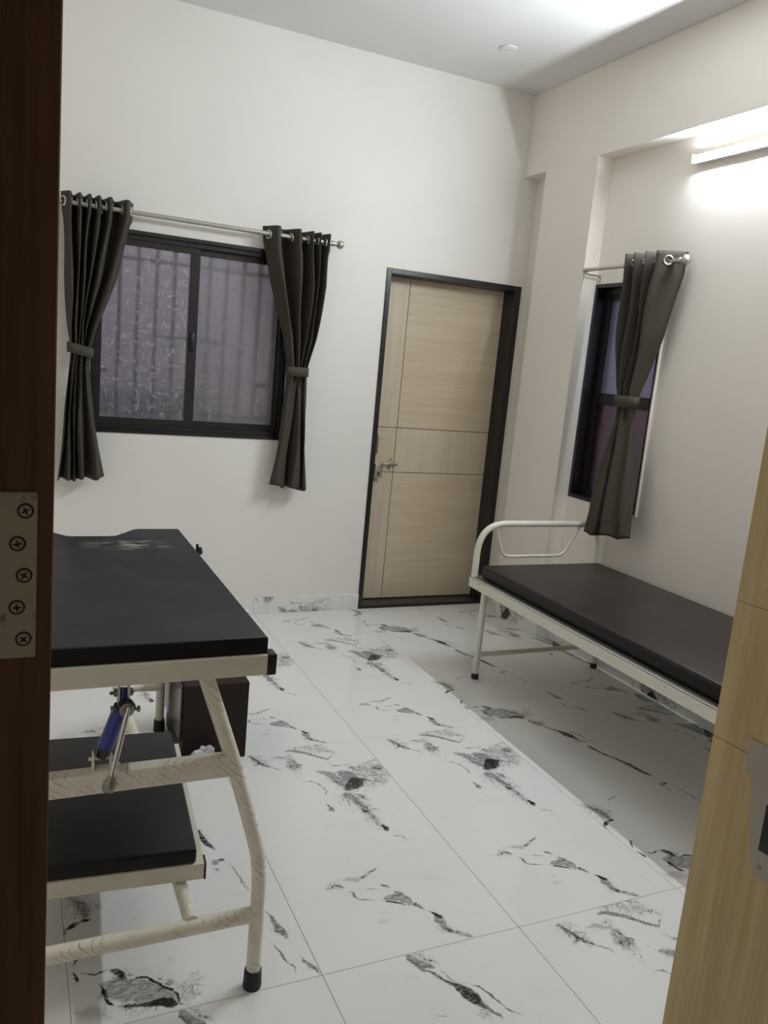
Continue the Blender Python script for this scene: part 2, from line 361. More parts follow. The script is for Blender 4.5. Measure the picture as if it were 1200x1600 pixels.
# figured frosted glass: rough refraction with a milky skin and pressed hairlines
def frosted(name, rough, tint, k):
    g = G(name, rough, 0.5)
    o = g.coord()
    o2 = g.plane(o, 0, 2)
    v1 = g.voro(o2, 26, 'F1', 'CHEBYCHEV', dim='2D'); v2 = g.voro(g.vec('ADD', o2, (5.3, 2.2, 0.0)), 34, 'F1', 'CHEBYCHEV', dim='2D')
    l1 = g.map(g.math('ABSOLUTE', g.math('SUBTRACT', v1, 0.38)), 0.0, 0.045, 1, 0)
    l2 = g.map(g.math('ABSOLUTE', g.math('SUBTRACT', v2, 0.34)), 0.0, 0.05, 1, 0)
    ln = g.math('MULTIPLY', g.math('MAXIMUM', l1, l2), g.map(g.noise(o2, 30, 2), 0.50, 0.56, 0, 1))
    g.set('Base Color', tint)
    g.set('Transmission Weight', g.math('SUBTRACT', 0.93, g.math('MULTIPLY', ln, k)))
    g.set('Roughness', rough)
    return g.m
M['glass'] = frosted('frosted_glass', 0.23, (0.93, 0.91, 0.97), 0.36)
M['glass_soft'] = frosted('frosted_glass_milky', 0.36, (0.95, 0.92, 0.96), 0.22)
M['glass_dark'] = frosted('frosted_glass_dark', 0.30, (0.42, 0.32, 0.38), 0.30)
g = G('frosted_glass_bluish', 0.3, 0.5)
g.set('Base Color', (0.74, 0.76, 1.0)); g.set('Transmission Weight', 0.88); g.set('Roughness', 0.34)
o = g.coord()
vm = g.voro(g.plane(o, 1, 2), 24, 'F1', 'CHEBYCHEV', dim='2D')
ln = g.math('MULTIPLY', g.map(g.math('ABSOLUTE', g.math('SUBTRACT', vm, 0.42)), 0.0, 0.03, 1, 0), g.map(g.noise(o, 24, 2), 0.52, 0.62, 0, 1))
g.bump(ln, 0.35, 0.003)
M['glass_blue'] = g.m

def steel(name, col, rough=0.28):
    return plain(name, col, rough, 1.0)
M['chrome'] = steel('chrome', (0.62, 0.61, 0.58), 0.18)
M['brushed'] = steel('brushed_steel', (0.56, 0.53, 0.48), 0.34)
M['zinc'] = steel('dull_zinc', (0.30, 0.29, 0.26), 0.45)
g = G('hinge_plate_steel', 0.45, 0.5, 0.2)
o = g.coord()
st = g.math('MAXIMUM', g.map(g.noise(g.mapping(o, (60, 60, 40)), 1.0, 5, 0.7), 0.58, 0.70, 0, 0.65), g.map(g.noise(o, 25, 3), 0.5, 0.8, 0, 0.3))
g.set('Base Color', g.mix(st, (0.66, 0.58, 0.43), (0.16, 0.12, 0.07)))
M['hinge_steel'] = g.m
M['plate_grey'] = plain('grey_latch_plate', (0.44, 0.39, 0.33), 0.5, 0.2)
M['brass_dark'] = plain('screw_dark', (0.10, 0.08, 0.05), 0.5, 0.7)

g = G('cream_enamel', 0.38, 0.45)
o = g.coord()
g.set('Base Color', g.mix(g.map(g.noise(o, 60, 4, 0.7), 0.66, 0.72), (0.74, 0.71, 0.62), (0.20, 0.15, 0.10)))
M['enamel'] = g.m
g = G('cream_enamel_clean', 0.42, 0.45)
o = g.coord()
g.set('Base Color', g.mix(g.map(g.noise(o, 9, 3), 0.35, 0.7), (0.72, 0.68, 0.57), (0.66, 0.62, 0.50)))
M['cream'] = g.m
# cream tube still in its plastic film: diagonal wrinkles
g = G('film_wrapped_cream_tube', 0.25, 0.55)
o = g.coord()
wv = g.wave(g.mapping(o, (1, 1, 1), (0.5, 0.6, 0.7)), 24, 4.5, 3, 1.2)
line = g.math('MULTIPLY', g.map(wv, 0.0, 0.045, 1, 0), g.map(g.noise(o, 17, 3), 0.45, 0.56))
c = g.mix(g.map(g.noise(o, 16, 4), 0.4, 0.65), (0.80, 0.75, 0.64), (0.74, 0.68, 0.55))
g.set('Base Color', g.mix(g.math('MULTIPLY', line, 0.8), c, (0.27, 0.19, 0.10)))
g.bump(wv, 0.12, 0.003)
M['film'] = g.m

def rexine(name, col, lit_dust, patch=None, rough=0.42):
    g = G(name, rough, 0.28)
    o = g.coord()
    d = g.map(g.noise(g.mapping(o, (1, 1.6, 1)), 5, 5, 0.65), 0.42, 0.75, 0, 0.55)
    sp = g.map(g.noise(o, 130, 3, 0.7), 0.62, 0.75, 0, 0.7)
    ge = g.t.nodes.new('ShaderNodeNewGeometry')
    upf = g.map(g.vec('DOT_PRODUCT', ge.outputs['Normal'], (0, 0, 1)), 0.4, 0.95, 0.0, 1.0)      # tops painted lighter than sides for light from above, with dusty mottling
    c = g.mix(g.math('MULTIPLY', g.math('ADD', d, 0.45), upf), col, lit_dust)
    c = g.mix(g.math('MULTIPLY', g.math('MULTIPLY', sp, upf), g.map(g.noise(o, 4, 2), 0.45, 0.6)), c, tuple(x * 1.7 for x in lit_dust))
    if patch:
        (px_, py_), (rx, ry) = patch
        q = g.vec('MULTIPLY', g.vec('SUBTRACT', o, (px_, py_, 0)), (1 / rx, 1 / ry, 0))
        m = g.map(g.vec('LENGTH', q), 0.3, 1.0, 1, 0)
        m = g.math('MULTIPLY', m, g.map(g.noise(g.mapping(o, (14, 40, 1)), 1.0, 6, 0.72), 0.47, 0.62))
        c = g.mix(m, c, (0.30, 0.28, 0.24))
    g.set('Base Color', c)
    g.bump(g.noise(o, 350, 2), 0.10, 0.001)
    return g.m
M['rexine_couch'] = rexine('black_rexine_couch', (0.008, 0.0082, 0.0085), (0.031, 0.032, 0.032), ((0.115, 0.27), (0.19, 0.085)))
M['rexine'] = rexine('black_rexine', (0.006, 0.0062, 0.0065), (0.014, 0.014, 0.014))
M['rexine_brown'] = rexine('dark_brown_rexine', (0.014, 0.010, 0.009), (0.042, 0.030, 0.027), None, 0.4)
M['rubber'] = plain('black_rubber', (0.012, 0.012, 0.012), 0.6)
M['black_plastic'] = plain('black_plastic', (0.010, 0.010, 0.010), 0.35)
M['blue'] = plain('blue_paint', (0.030, 0.045, 0.24), 0.35)
M['maroon'] = plain('maroon_laminate', (0.020, 0.0075, 0.0075), 0.55, 0, 0.3)
M['maroon_edge'] = plain('maroon_laminate_door', (0.050, 0.024, 0.021), 0.2)
M['white_plastic'] = plain('white_plastic', (0.80, 0.80, 0.78), 0.4)

g = G('curtain_cloth', 0.75, 0.25)
o = g.coord()
f = g.noise(g.mapping(o, (300, 300, 900)), 1.0, 2)
g.set('Base Color', g.mix(f, (0.050, 0.042, 0.032), (0.078, 0.066, 0.051)))
g.bump(f, 0.05, 0.001)
M['cloth'] = g.m
M['cloth_band'] = plain('curtain_tieback_cloth', (0.074, 0.063, 0.050), 0.7, 0, 0.25)

g = G('plastic_bag', 0.3, 0.5)
g.set('Base Color', (0.75, 0.75, 0.74)); g.set('Transmission Weight', 0.35)
g.bump(g.noise(g.coord(), 40, 4), 0.5, 0.01)
M['bag'] = g.m

def emitter(name, col, strength):
    m = bpy.data.materials.new(name); m.use_nodes = True
    b = m.node_tree.nodes['Principled BSDF']
    b.inputs['Base Color'].default_value = (0.9, 0.9, 0.9, 1)
    b.inputs['Emission Color'].default_value = (*col, 1)
    b.inputs['Emission Strength'].default_value = strength
    return m
M['tube'] = emitter('lit_tube_diffuser', TUBE_COLOR, TUBE_STRENGTH)

# ------------------------------------------------------------------ geometry helpers (world coordinates in, one mesh object out)
def V(*a): return Vector(a)

def box(bm, x0, x1, y0, y1, z0, z1, bev=0.0, seg=2):
    vs = [bm.verts.new((x, y, z)) for x in (x0, x1) for y in (y0, y1) for z in (z0, z1)]
    f = [(0, 1, 3, 2), (4, 6, 7, 5), (0, 4, 5, 1), (2, 3, 7, 6), (0, 2, 6, 4), (1, 5, 7, 3)]
    fs = [bm.faces.new([vs[i] for i in q]) for q in f]
    if bev > 0:
        es = list({e for q in fs for e in q.edges})
        bmesh.ops.bevel(bm, geom=es, offset=bev, segments=seg, profile=0.5, affect='EDGES')

def prism(bm, pts, z0, z1, bev_top=0.0, seg=3):
    """polygon pts (x, y) extruded z0..z1; optional rounding of the top rim"""
    lo = [bm.verts.new((x, y, z0)) for x, y in pts]
    hi = [bm.verts.new((x, y, z1)) for x, y in pts]
    n = len(pts)
    bm.faces.new(lo[::-1]); top = bm.faces.new(hi)
    for i in range(n): bm.faces.new((lo[i], lo[(i + 1) % n], hi[(i + 1) % n], hi[i]))
    if bev_top > 0:
        bmesh.ops.bevel(bm, geom=list(top.edges), offset=bev_top, segments=seg, profile=0.5, affect='EDGES')

def fillet(pts, r, n=6):
    P = [Vector(p) for p in pts]
    out = [P[0]]
    for i in range(1, len(P) - 1):
        rr = r[i] if isinstance(r, (list, tuple)) else r
        a = (P[i - 1] - P[i]); b = (P[i + 1] - P[i])
        k = min(rr, a.length * 0.49, b.length * 0.49)
        A = P[i] + a.normalized() * k; B = P[i] + b.normalized() * k
        for j in range(n + 1):
            t = j / n
            out.append(A * (1 - t) ** 2 + P[i] * 2 * t * (1 - t) + B * t * t)
    out.append(P[-1])
    return out

def tube(bm, pts, r, segs=14, cap=True):
    P = [Vector(p) for p in pts]
    n = len(P)
    T = []
    for i in range(n):
        d = (P[min(i + 1, n - 1)] - P[max(i - 1, 0)]).normalized()
        T.append(d)
    up = V(0, 0, 1) if abs(T[0].z) < 0.9 else V(1, 0, 0)
    u = (up - T[0] * up.dot(T[0])).normalized()
    rings = []
    for i in range(n):
        u = (u - T[i] * u.dot(T[i])).normalized()
        v = T[i].cross(u)
        rr = r[i] if isinstance(r, (list, tuple)) else r
        rings.append([bm.verts.new(P[i] + (u * math.cos(a) + v * math.sin(a)) * rr)
                      for a in [2 * PI * k / segs for k in range(segs)]])
    for i in range(n - 1):
        for k in range(segs):
            bm.faces.new((rings[i][k], rings[i][(k + 1) % segs], rings[i + 1][(k + 1) % segs], rings[i + 1][k]))
    if cap:
        bm.faces.new(rings[0][::-1]); bm.faces.new(rings[-1])

def lathe(bm, origin, axis, prof, segs=18):
    """prof: (distance along axis, radius)"""
    a = Vector(axis).normalized()
    o = Vector(origin)
    tube(bm, [o + a * d for d, r in prof], [max(r, 0.0004) for d, r in prof], segs)

def torus(bm, c, normal, R, r, n=20, m=8):
    nrm = Vector(normal).normalized()
    up = V(0, 0, 1) if abs(nrm.z) < 0.9 else V(1, 0, 0)
    u = (up - nrm * up.dot(nrm)).normalized(); v = nrm.cross(u)
    c = Vector(c)
    rings = []
    for i in range(n):
        a = 2 * PI * i / n
        d = u * math.cos(a) + v * math.sin(a)
        rings.append([bm.verts.new(c + d * (R + r * math.cos(b)) + nrm * r * math.sin(b)) for b in [2 * PI * k / m for k in range(m)]])
    for i in range(n):
        for k in range(m):
            bm.faces.new((rings[i][k], rings[(i + 1) % n][k], rings[(i + 1) % n][(k + 1) % m], rings[i][(k + 1) % m]))

def base_of(o):
    p = V(0, 0, 0)
    while o is not None:
        p = p + o.location; o = o.parent
    return p

def make(name, bm, mat, parent=None, label=None, smooth=True, origin=None, kind=None):
    me = bpy.data.meshes.new(name)
    bmesh.ops.recalc_face_normals(bm, faces=bm.faces)
    off = base_of(parent) if parent else V(0, 0, 0)
    loc = V(0, 0, 0)
    if origin is not None: loc = Vector(origin) - off
    bm.transform(Matrix.Translation(-(off + loc)))
    bm.to_mesh(me); bm.free()
    if smooth:
        for p in me.polygons: p.use_smooth = True
        try: me.set_sharp_from_angle(angle=math.radians(38))
        except Exception: pass
    me.materials.append(mat)
    o = bpy.data.objects.new(name, me)
    COL.objects.link(o)
    o.location = loc
    if parent: o.parent = parent
    if label: o['label'] = label
    if kind: o['kind'] = kind
    return o

def part(name, mat, parent, fn, label=None, **k):
    bm = bmesh.new(); fn(bm)
    return make(name, bm, mat, parent, label, **k)

def thing(name, label, cat, loc, group=None):
    e = bpy.data.objects.new(name, None)
    COL.objects.link(e); e.location = loc; e.empty_display_size = 0.1
    e['label'] = label; e['category'] = cat
    if group: e['group'] = group
    return e

def struct(name, loc=(0, 0, 0)):
    e = bpy.data.objects.new(name, None)
    COL.objects.link(e); e.location = loc; e['kind'] = 'structure'
    return e

def structmesh(name, mat, fn, **k):
    bm = bmesh.new(); fn(bm)
    return make(name, bm, mat, None, kind='structure', **k)

# ================================================================== THE SETTING
def slab(bm, x0, x1, y0, y1, z0, z1, holes, axis):
    """wall made of boxes around rectangular holes; axis 'y': holes in (x, z), axis 'x': holes in (y, z)"""
    us = sorted({(x0 if axis == 'y' else y0), (x1 if axis == 'y' else y1)} | {h[0] for h in holes} | {h[1] for h in holes})
    zs = sorted({z0, z1} | {h[2] for h in holes} | {h[3] for h in holes})
    keep = {}
    for i in range(len(us) - 1):
        for j in range(len(zs) - 1):
            um, zm = (us[i] + us[i + 1]) / 2, (zs[j] + zs[j + 1]) / 2
            keep[i, j] = not any(h[0] < um < h[1] and h[2] < zm < h[3] for h in holes)
    d0, d1 = (y0, y1) if axis == 'y' else (x0, x1)
    cache = {}
    def vert(u, d, z):
        k = (round(u, 5), round(d, 5), round(z, 5))
        if k not in cache: cache[k] = bm.verts.new((u, d, z) if axis == 'y' else (d, u, z))
        return cache[k]
    for (i, j), k in keep.items():
        if not k: continue
        a, b, c, e = us[i], us[i + 1], zs[j], zs[j + 1]
        for d in (d0, d1): bm.faces.new([vert(a, d, c), vert(b, d, c), vert(b, d, e), vert(a, d, e)])
        for (di, dj, p, q) in ((-1, 0, (a, c), (a, e)), (1, 0, (b, c), (b, e)), (0, -1, (a, c), (b, c)), (0, 1, (a, e), (b, e))):
            if not keep.get((i + di, j + dj), False):
                bm.faces.new([vert(p[0], d0, p[1]), vert(q[0], d0, q[1]), vert(q[0], d1, q[1]), vert(p[0], d1, p[1])])

W1 = (0.372, 1.432, 1.057, 2.114)         # window in the back wall  (x, x, z, z)
D1 = (2.017, 2.966, 0.0, 2.114)           # door in the back wall
W2 = (3.268, 3.852, 0.885, 2.100)         # window in the right wall (y, y, z, z)
structmesh('wall_back', M['wall_back'], lambda bm: slab(bm, X_LEFT - 0.15, X_RIGHT + 0.15, Y_BACK, Y_BACK + 0.18, -0.03, Z_CEIL + 0.05, [W1, (D1[0], D1[1], -0.03, D1[3])], 'y'), smooth=False)
structmesh('wall_right', M['wall'], lambda bm: slab(bm, X_RIGHT, X_RIGHT + 0.15, 0.40, Y_BACK, -0.03, Z_CEIL + 0.05, [W2], 'x'), smooth=False)
structmesh('wall_left', M['wall'], lambda bm: box(bm, X_LEFT - 0.15, X_LEFT, 0.55, Y_BACK, -0.03, Z_CEIL + 0.05), smooth=False)
structmesh('wall_front', M['wall'], lambda bm: slab(bm, X_LEFT - 0.15, X_RIGHT, 0.56, Y_FRONT, -0.03, Z_CEIL + 0.05, [(-0.06, 1.42, -0.03, 2.16)], 'y'), smooth=False)
structmesh('ceiling', M['ceiling'], lambda bm: box(bm, X_LEFT - 0.15, X_RIGHT + 0.15, 0.56, Y_BACK + 0.18, Z_CEIL, Z_CEIL + 0.12), smooth=False)
structmesh('trim_1', M['wall'], lambda bm: box(bm, X_BEAM, X_RIGHT + 0.001, Y_FRONT, Y_BACK, 2.770, Z_CEIL, 0.003), smooth=False)        # beam over the alcoves
structmesh('trim_2', M['wall'], lambda bm: box(bm, X_BEAM, X_RIGHT + 0.001, 3.854, 4.344, -0.005, 2.772), smooth=False)       # pillar
# corridor behind the camera, unlit
structmesh('wall_corridor', M['wall'], lambda bm: [box(bm, -1.3, -1.15, -1.4, 0.56, -0.03, 2.9), box(bm, 2.0, 2.15, -1.4, 0.56, -0.03, 2.9),
           box(bm, -1.3, 2.15, -1.55, -1.4, -0.03, 2.9), box(bm, -1.3, 2.15, -1.55, 0.56, 2.9, 3.0)], smooth=False)

# ---- floor: slab of grout with every tile a piece
floor = structmesh('floor', M['grout'], lambda bm: box(bm, -1.3, X_RIGHT + 0.15, -1.5, Y_BACK + 0.18, -0.06, -0.0015), smooth=False)
PX, PY, GX, GY = 0.1355, 1.6805, 0.6008, 1.1965
def tile_mesh(w_, h_, mat, ou, ov, name='tile'):
    bm = bmesh.new()
    g_ = 0.0006
    box(bm, g_, w_ - g_, g_, h_ - g_, -0.009, 0.0, 0.0006, 1)
    uv = bm.loops.layers.uv.new('print')
    for f in bm.faces:
        for l in f.loops: l[uv].uv = (l.vert.co.x + ou, l.vert.co.y + ov)
    me = bpy.data.meshes.new(name)
    bm.to_mesh(me); bm.free()
    me.materials.append(mat)
    return me
PRINT = {  # (column, row) -> print; otherwise a fallback
    (-1, 0): 'a', (0, 0): 'b', (1, 0): 'a', (2, 0): 'a', (3, 0): 'b', (4, 0): 'a',
    (0, 1): 'a', (1, 1): 'a', (2, 1): 'a', (3, 1): 'b', (4, 1): 'a', (-1, 1): 'b',
    (0, 2): 'a', (1, 2): 'b', (2, 2): 'a', (3, 2): 'b', (4, 2): 'a', (-1, 2): 'a',
    (0, -1): 'b', (1, -1): 'b', (2, -1): 'a', (3, -1): 'a', (4, -1): 'b', (-1, -1): 'a'}
cache = {}
for c in range(-3, 5):
    for r in range(-3, 3):
        x0, x1 = PX + c * GX, PX + (c + 1) * GX
        y0, y1 = PY + r * GY, PY + (r + 1) * GY
        ou = ov = 0.0
        if x1 > X_RIGHT: x1 = X_RIGHT
        if y1 > Y_BACK: y1 = Y_BACK
        if x0 < -1.15:
            ou = -1.15 - x0; x0 = -1.15
        if y0 < -1.4:
            ov = -1.4 - y0; y0 = -1.4
        if x1 - x0 < 0.03 or y1 - y0 < 0.03: continue
        pr = PRINT.get((c, r), 'a' if (c + r) % 2 else 'b')
        if (c, r) == (1, 2): ov = 1.2 - (y1 - y0)
        key = (round(x1 - x0, 3), round(y1 - y0, 3), pr, round(ou, 3), round(ov, 3))
        if key not in cache: cache[key] = tile_mesh(x1 - x0, y1 - y0, M['marble_' + pr], ou, ov)
        t = bpy.data.objects.new('tile', cache[key]); COL.objects.link(t)
        t.location = (x0, y0, 0); t.parent = floor

# ---- skirting, tile by tile
def skirting(name, p0, p1, cuts, h=0.10, uo=0.0, vo=0.0, flip=False):
    """vertical skirting from p0 to p1 (x, y), cut at the given distances"""
    p0, p1 = Vector((*p0, 0)), Vector((*p1, 0))
    d = (p1 - p0); L = d.length; d.normalize()
    nrm = V(d.y, -d.x, 0)                   # room side: to the right of the walk
    root = struct(name, p0)
    cs = [0] + [c for c in cuts if c < L] + [L]
    for k in range(len(cs) - 1):
        a, b = cs[k] + 0.0006, cs[k + 1] - 0.0006
        bm = bmesh.new()
        vs = []
        for s_ in (a, b):
            for q in (0.0, 0.010):
                for z in (0.0005, h): vs.append(bm.verts.new(p0 + d * s_ + nrm * q + V(0, 0, z)))
        for q in ((0, 1, 3, 2), (4, 6, 7, 5), (0, 4, 5, 1), (2, 3, 7, 6), (0, 2, 6, 4), (1, 5, 7, 3)): bm.faces.new([vs[i] for i in q])
        uv = bm.loops.layers.uv.new('print')
        for f in bm.faces:
            for l in f.loops:
                s_ = (l.vert.co - p0).dot(d)
                l[uv].uv = ((l.vert.co.z * 1.0 + vo), (s_ + uo) % 1000.0) if flip else (s_ + uo, l.vert.co.z + vo)
        make('tile', bm, M['marble_a'], root, smooth=False)
skirting('baseboard_back', (X_LEFT, Y_BACK), (D1[0], Y_BACK), [0.47, 1.07, 1.681 + 0.6, 1.681 + 1.16 + 0.02], uo=-2.14 + 0.035, vo=0.955)
skirting('baseboard_right', (X_RIGHT, 3.854), (X_RIGHT, 0.75), [0.55, 1.15, 1.75, 2.35], uo=0.10 - 0.55, vo=0.88)
skirting('baseboard_pillar', (X_BEAM, 4.344), (X_BEAM, 3.854), [0.12, 0.36], uo=0.28, vo=0.82)
skirting('baseboard_pillar', (X_BEAM - 0.010, 3.854), (X_RIGHT - 0.012, 3.854), [], uo=0.02, vo=0.60)

# ---- window in the back wall
def ring(bm, a0, a1, z0, z1, d0, d1, w_, axis, bev=0.0):
    """rectangular frame of four bars, width w_"""
    for (p, q, r, s_) in ((a0, a1, z0, z0 + w_), (a0, a1, z1 - w_, z1), (a0, a0 + w_, z0 + w_, z1 - w_), (a1 - w_, a1, z0 + w_, z1 - w_)):
        if axis == 'y': box(bm, p, q, d0, d1, r, s_, bev, 1)
        else: box(bm, d0, d1, p, q, r, s_, bev, 1)

win = struct('window_1', (0.9, Y_BACK, 1.06))
part('stone_frame', M['granite'], win, lambda bm: ring(bm, W1[0], W1[1], W1[2], W1[3], Y_BACK - 0.006, Y_BACK + 0.17, 0.020, 'y', 0.001), smooth=False)
part('window_frame', M['alu'], win, lambda bm: ring(bm, W1[0] + .02, W1[1] - .02, W1[2] + .02, W1[3] - .02, Y_BACK + 0.012, Y_BACK + 0.085, 0.024, 'y', 0.001), smooth=False)
for (a0, a1, d, nm) in ((0.400, 0.922, 0.022, 0), (0.874, 1.405, 0.048, 1)):
    sash = part('sash', M['alu'], win, lambda bm: (
        box(bm, a0, a1, Y_BACK + d, Y_BACK + d + 0.024, 1.100, 1.137, 0.001, 1), box(bm, a0, a1, Y_BACK + d, Y_BACK + d + 0.024, 2.038, 2.072, 0.001, 1),
        box(bm, a0, a0 + (0.024 if nm == 0 else 0.048), Y_BACK + d, Y_BACK + d + 0.024, 1.137, 2.038, 0.001, 1),
        box(bm, a1 - (0.048 if nm == 0 else 0.024), a1, Y_BACK + d, Y_BACK + d + 0.024, 1.137, 2.038, 0.001, 1)), smooth=False)
    part('pane', M['glass'] if nm == 0 else M['glass_soft'], sash, lambda bm: box(bm, a0 + 0.018, a1 - 0.018, Y_BACK + d + 0.010, Y_BACK + d + 0.014, 1.130, 2.045), smooth=False)
    if nm == 0:
        part('sash_lock', M['black_plastic'], sash, lambda bm: box(bm, 0.886, 0.906, Y_BACK + d - 0.010, Y_BACK + d, 1.52, 1.62, 0.003), 'small black sash lock')

gr = thing('window_grille', 'steel bar grille outside the frosted sliding window of the back wall', 'grille', (0.9, Y_BACK + 0.15, 1.08))
def bar(bm, x, z0, z1): box(bm, x - 0.010, x + 0.010, Y_BACK + 0.146, Y_BACK + 0.154, z0, z1)
for k in range(11):
    x = 0.425 + k * 0.0965
    part('bar', M['black_plastic'], gr, lambda bm: bar(bm, x, 1.085, 2.075), smooth=False)
for z in (1.165, 1.985):
    part('rail', M['black_plastic'], gr, lambda bm: box(bm, W1[0] + .02, W1[1] - .02, Y_BACK + 0.1475, Y_BACK + 0.1525, z - 0.009, z + 0.009), smooth=False)
for (x0, x1, z) in ((0.395, 0.47, 1.38), (0.715, 1.10, 1.585), (1.29, 1.40, 1.36)):
    part('rail', M['black_plastic'], gr, lambda bm: box(bm, x0, x1, Y_BACK + 0.1475, Y_BACK + 0.1525, z - 0.008, z + 0.008), smooth=False)

# ---- window in the right wall
win2 = struct('window_2', (X_RIGHT, 3.55, 0.885))
part('stone_frame', M['granite'], win2, lambda bm: ring(bm, W2[0], W2[1], W2[2], W2[3], X_RIGHT - 0.004, X_RIGHT + 0.14, 0.020, 'x', 0.001), smooth=False)
part('window_frame', M['alu'], win2, lambda bm: (ring(bm, W2[0] + .02, W2[1] - .02, W2[2] + .02, W2[3] - .02, X_RIGHT + 0.065, X_RIGHT + 0.13, 0.032, 'x', 0.001),
     box(bm, X_RIGHT + 0.070, X_RIGHT + 0.115, W2[0] + .05, W2[1] - .05, 1.435, 1.50, 0.001, 1),
     box(bm, X_RIGHT + 0.075, X_RIGHT + 0.125, W2[0] + .05, W2[1] - .05, 2.02, 2.05, 0.001, 1)), smooth=False)
part('pane', M['glass_blue'], win2, lambda bm: box(bm, X_RIGHT + 0.092, X_RIGHT + 0.096, W2[0] + .045, W2[1] - .045, 1.49, 2.03), 'bluish frosted upper pane', smooth=False)
part('pane', M['glass_dark'], win2, lambda bm: box(bm, X_RIGHT + 0.104, X_RIGHT + 0.108, W2[0] + .045, W2[1] - .045, 0.93, 1.445), 'dark frosted lower pane', smooth=False)
part('plaster_bead', M['wall'], win2, lambda bm: box(bm, X_RIGHT - 0.014, X_RIGHT + 0.0, W2[0] - 0.012, W2[0] - 0.0005, W2[2] - 0.005, W2[3] + 0.0, 0.003), smooth=False)

# ---- far door
dr = struct('door_1', (2.49, Y_BACK + 0.1, 0))
fw = 0.030
part('stone_frame', M['granite'], dr, lambda bm: (
    box(bm, D1[0], D1[0] + fw, Y_BACK - 0.008, Y_BACK + 0.17, 0.022, D1[3], 0.0015, 1),
    box(bm, D1[1] - 0.044, D1[1], Y_BACK - 0.008, Y_BACK + 0.17, 0.022, D1[3], 0.0015, 1),
    box(bm, D1[0] + fw, D1[1] - 0.044, Y_BACK - 0.008, Y_BACK + 0.17, D1[3] - fw, D1[3], 0.0015, 1)), smooth=False)
part('sill', M['granite'], dr, lambda bm: box(bm, D1[0], D1[1], Y_BACK - 0.008, Y_BACK + 0.17, 0.0, 0.022, 0.0015, 1), smooth=False)
LX0, LX1, LZ0, LZ1, LY = D1[0] + fw + 0.002, D1[1] - 0.046, 0.028, D1[3] - fw - 0.003, Y_BACK + 0.122
leaf = part('leaf', M['groove'], dr, lambda bm: box(bm, LX0, LX1, LY + 0.003, LY + 0.035, LZ0, LZ1), smooth=False)
VX = [LX0, 2.237, LX1]; HZ = [LZ0, 0.871, 1.158, LZ1]
for i in range(2):
    for j in range(3):
        a0, a1, b0, b1 = VX[i], VX[i + 1], HZ[j], HZ[j + 1]
        up = (i == 0 and j != 1) or (i == 1 and j == 1)
        q = 0.0020
        part('panel', M['ply_v' if up else 'ply_h'], leaf, lambda bm: box(bm, a0 + (q if i else 0), a1 - (0 if i else q), LY, LY + 0.004, b0 + (q if j else 0), b1 - (q if j < 2 else 0), 0.0006, 1), smooth=False)
hd = part('handle', M['brushed'], dr, lambda bm: (tube(bm, fillet([(2.099, LY - 0.001, 1.108), (2.099, LY - 0.030, 1.108), (2.099, LY - 0.030, 0.990), (2.099, LY - 0.001, 0.990)], 0.016), 0.0065, 10),
    lathe(bm, (2.099, LY, 1.108), (0, -1, 0), [(0, .012), (.004, .012)]), lathe(bm, (2.099, LY, 0.990), (0, -1, 0), [(0, .012), (.004, .012)])), 'chrome pull handle')
bl = part('bolt', M['chrome'], dr, lambda bm: (tube(bm, [(2.060, LY - 0.016, 0.925), (2.246, LY - 0.016, 0.925)], 0.0075, 12), lathe(bm, (2.246, LY - 0.016, 0.925), (1, 0, 0), [(-.004, .010), (.006, .010), (.009, .006)])), 'sliding chrome bolt')
for x in (2.084, 2.207):
    part('staple', M['chrome'], bl, lambda bm: (box(bm, x - 0.011, x + 0.011, LY - 0.004, LY, 0.888, 0.962, 0.002), box(bm, x - 0.010, x + 0.010, LY - 0.026, LY - 0.004, 0.909, 0.941, 0.004),
         lathe(bm, (x, LY - 0.004, 0.896), (0, -1, 0), [(0, .006), (.003, .005)]), lathe(bm, (x, LY - 0.004, 0.954), (0, -1, 0), [(0, .006), (.003, .005)])))
part('hasp', M['brushed'], bl, lambda bm: (box(bm, 2.099, 2.147, LY - 0.028, LY - 0.025, 0.832, 0.932, 0.006), box(bm, 2.099, 2.147, LY - 0.026, LY - 0.008, 0.921, 0.931, 0.002), lathe(bm, (2.124, LY - 0.026, 0.862), (0, -1, 0), [(0, .009), (.006, .009), (.0065, .004)])), 'hanging hasp plate')
part('keyhole', M['black_plastic'], bl, lambda bm: box(bm, 2.119, 2.129, LY - 0.0335, LY - 0.0305, 0.852, 0.874, 0.001), 'black keyhole')

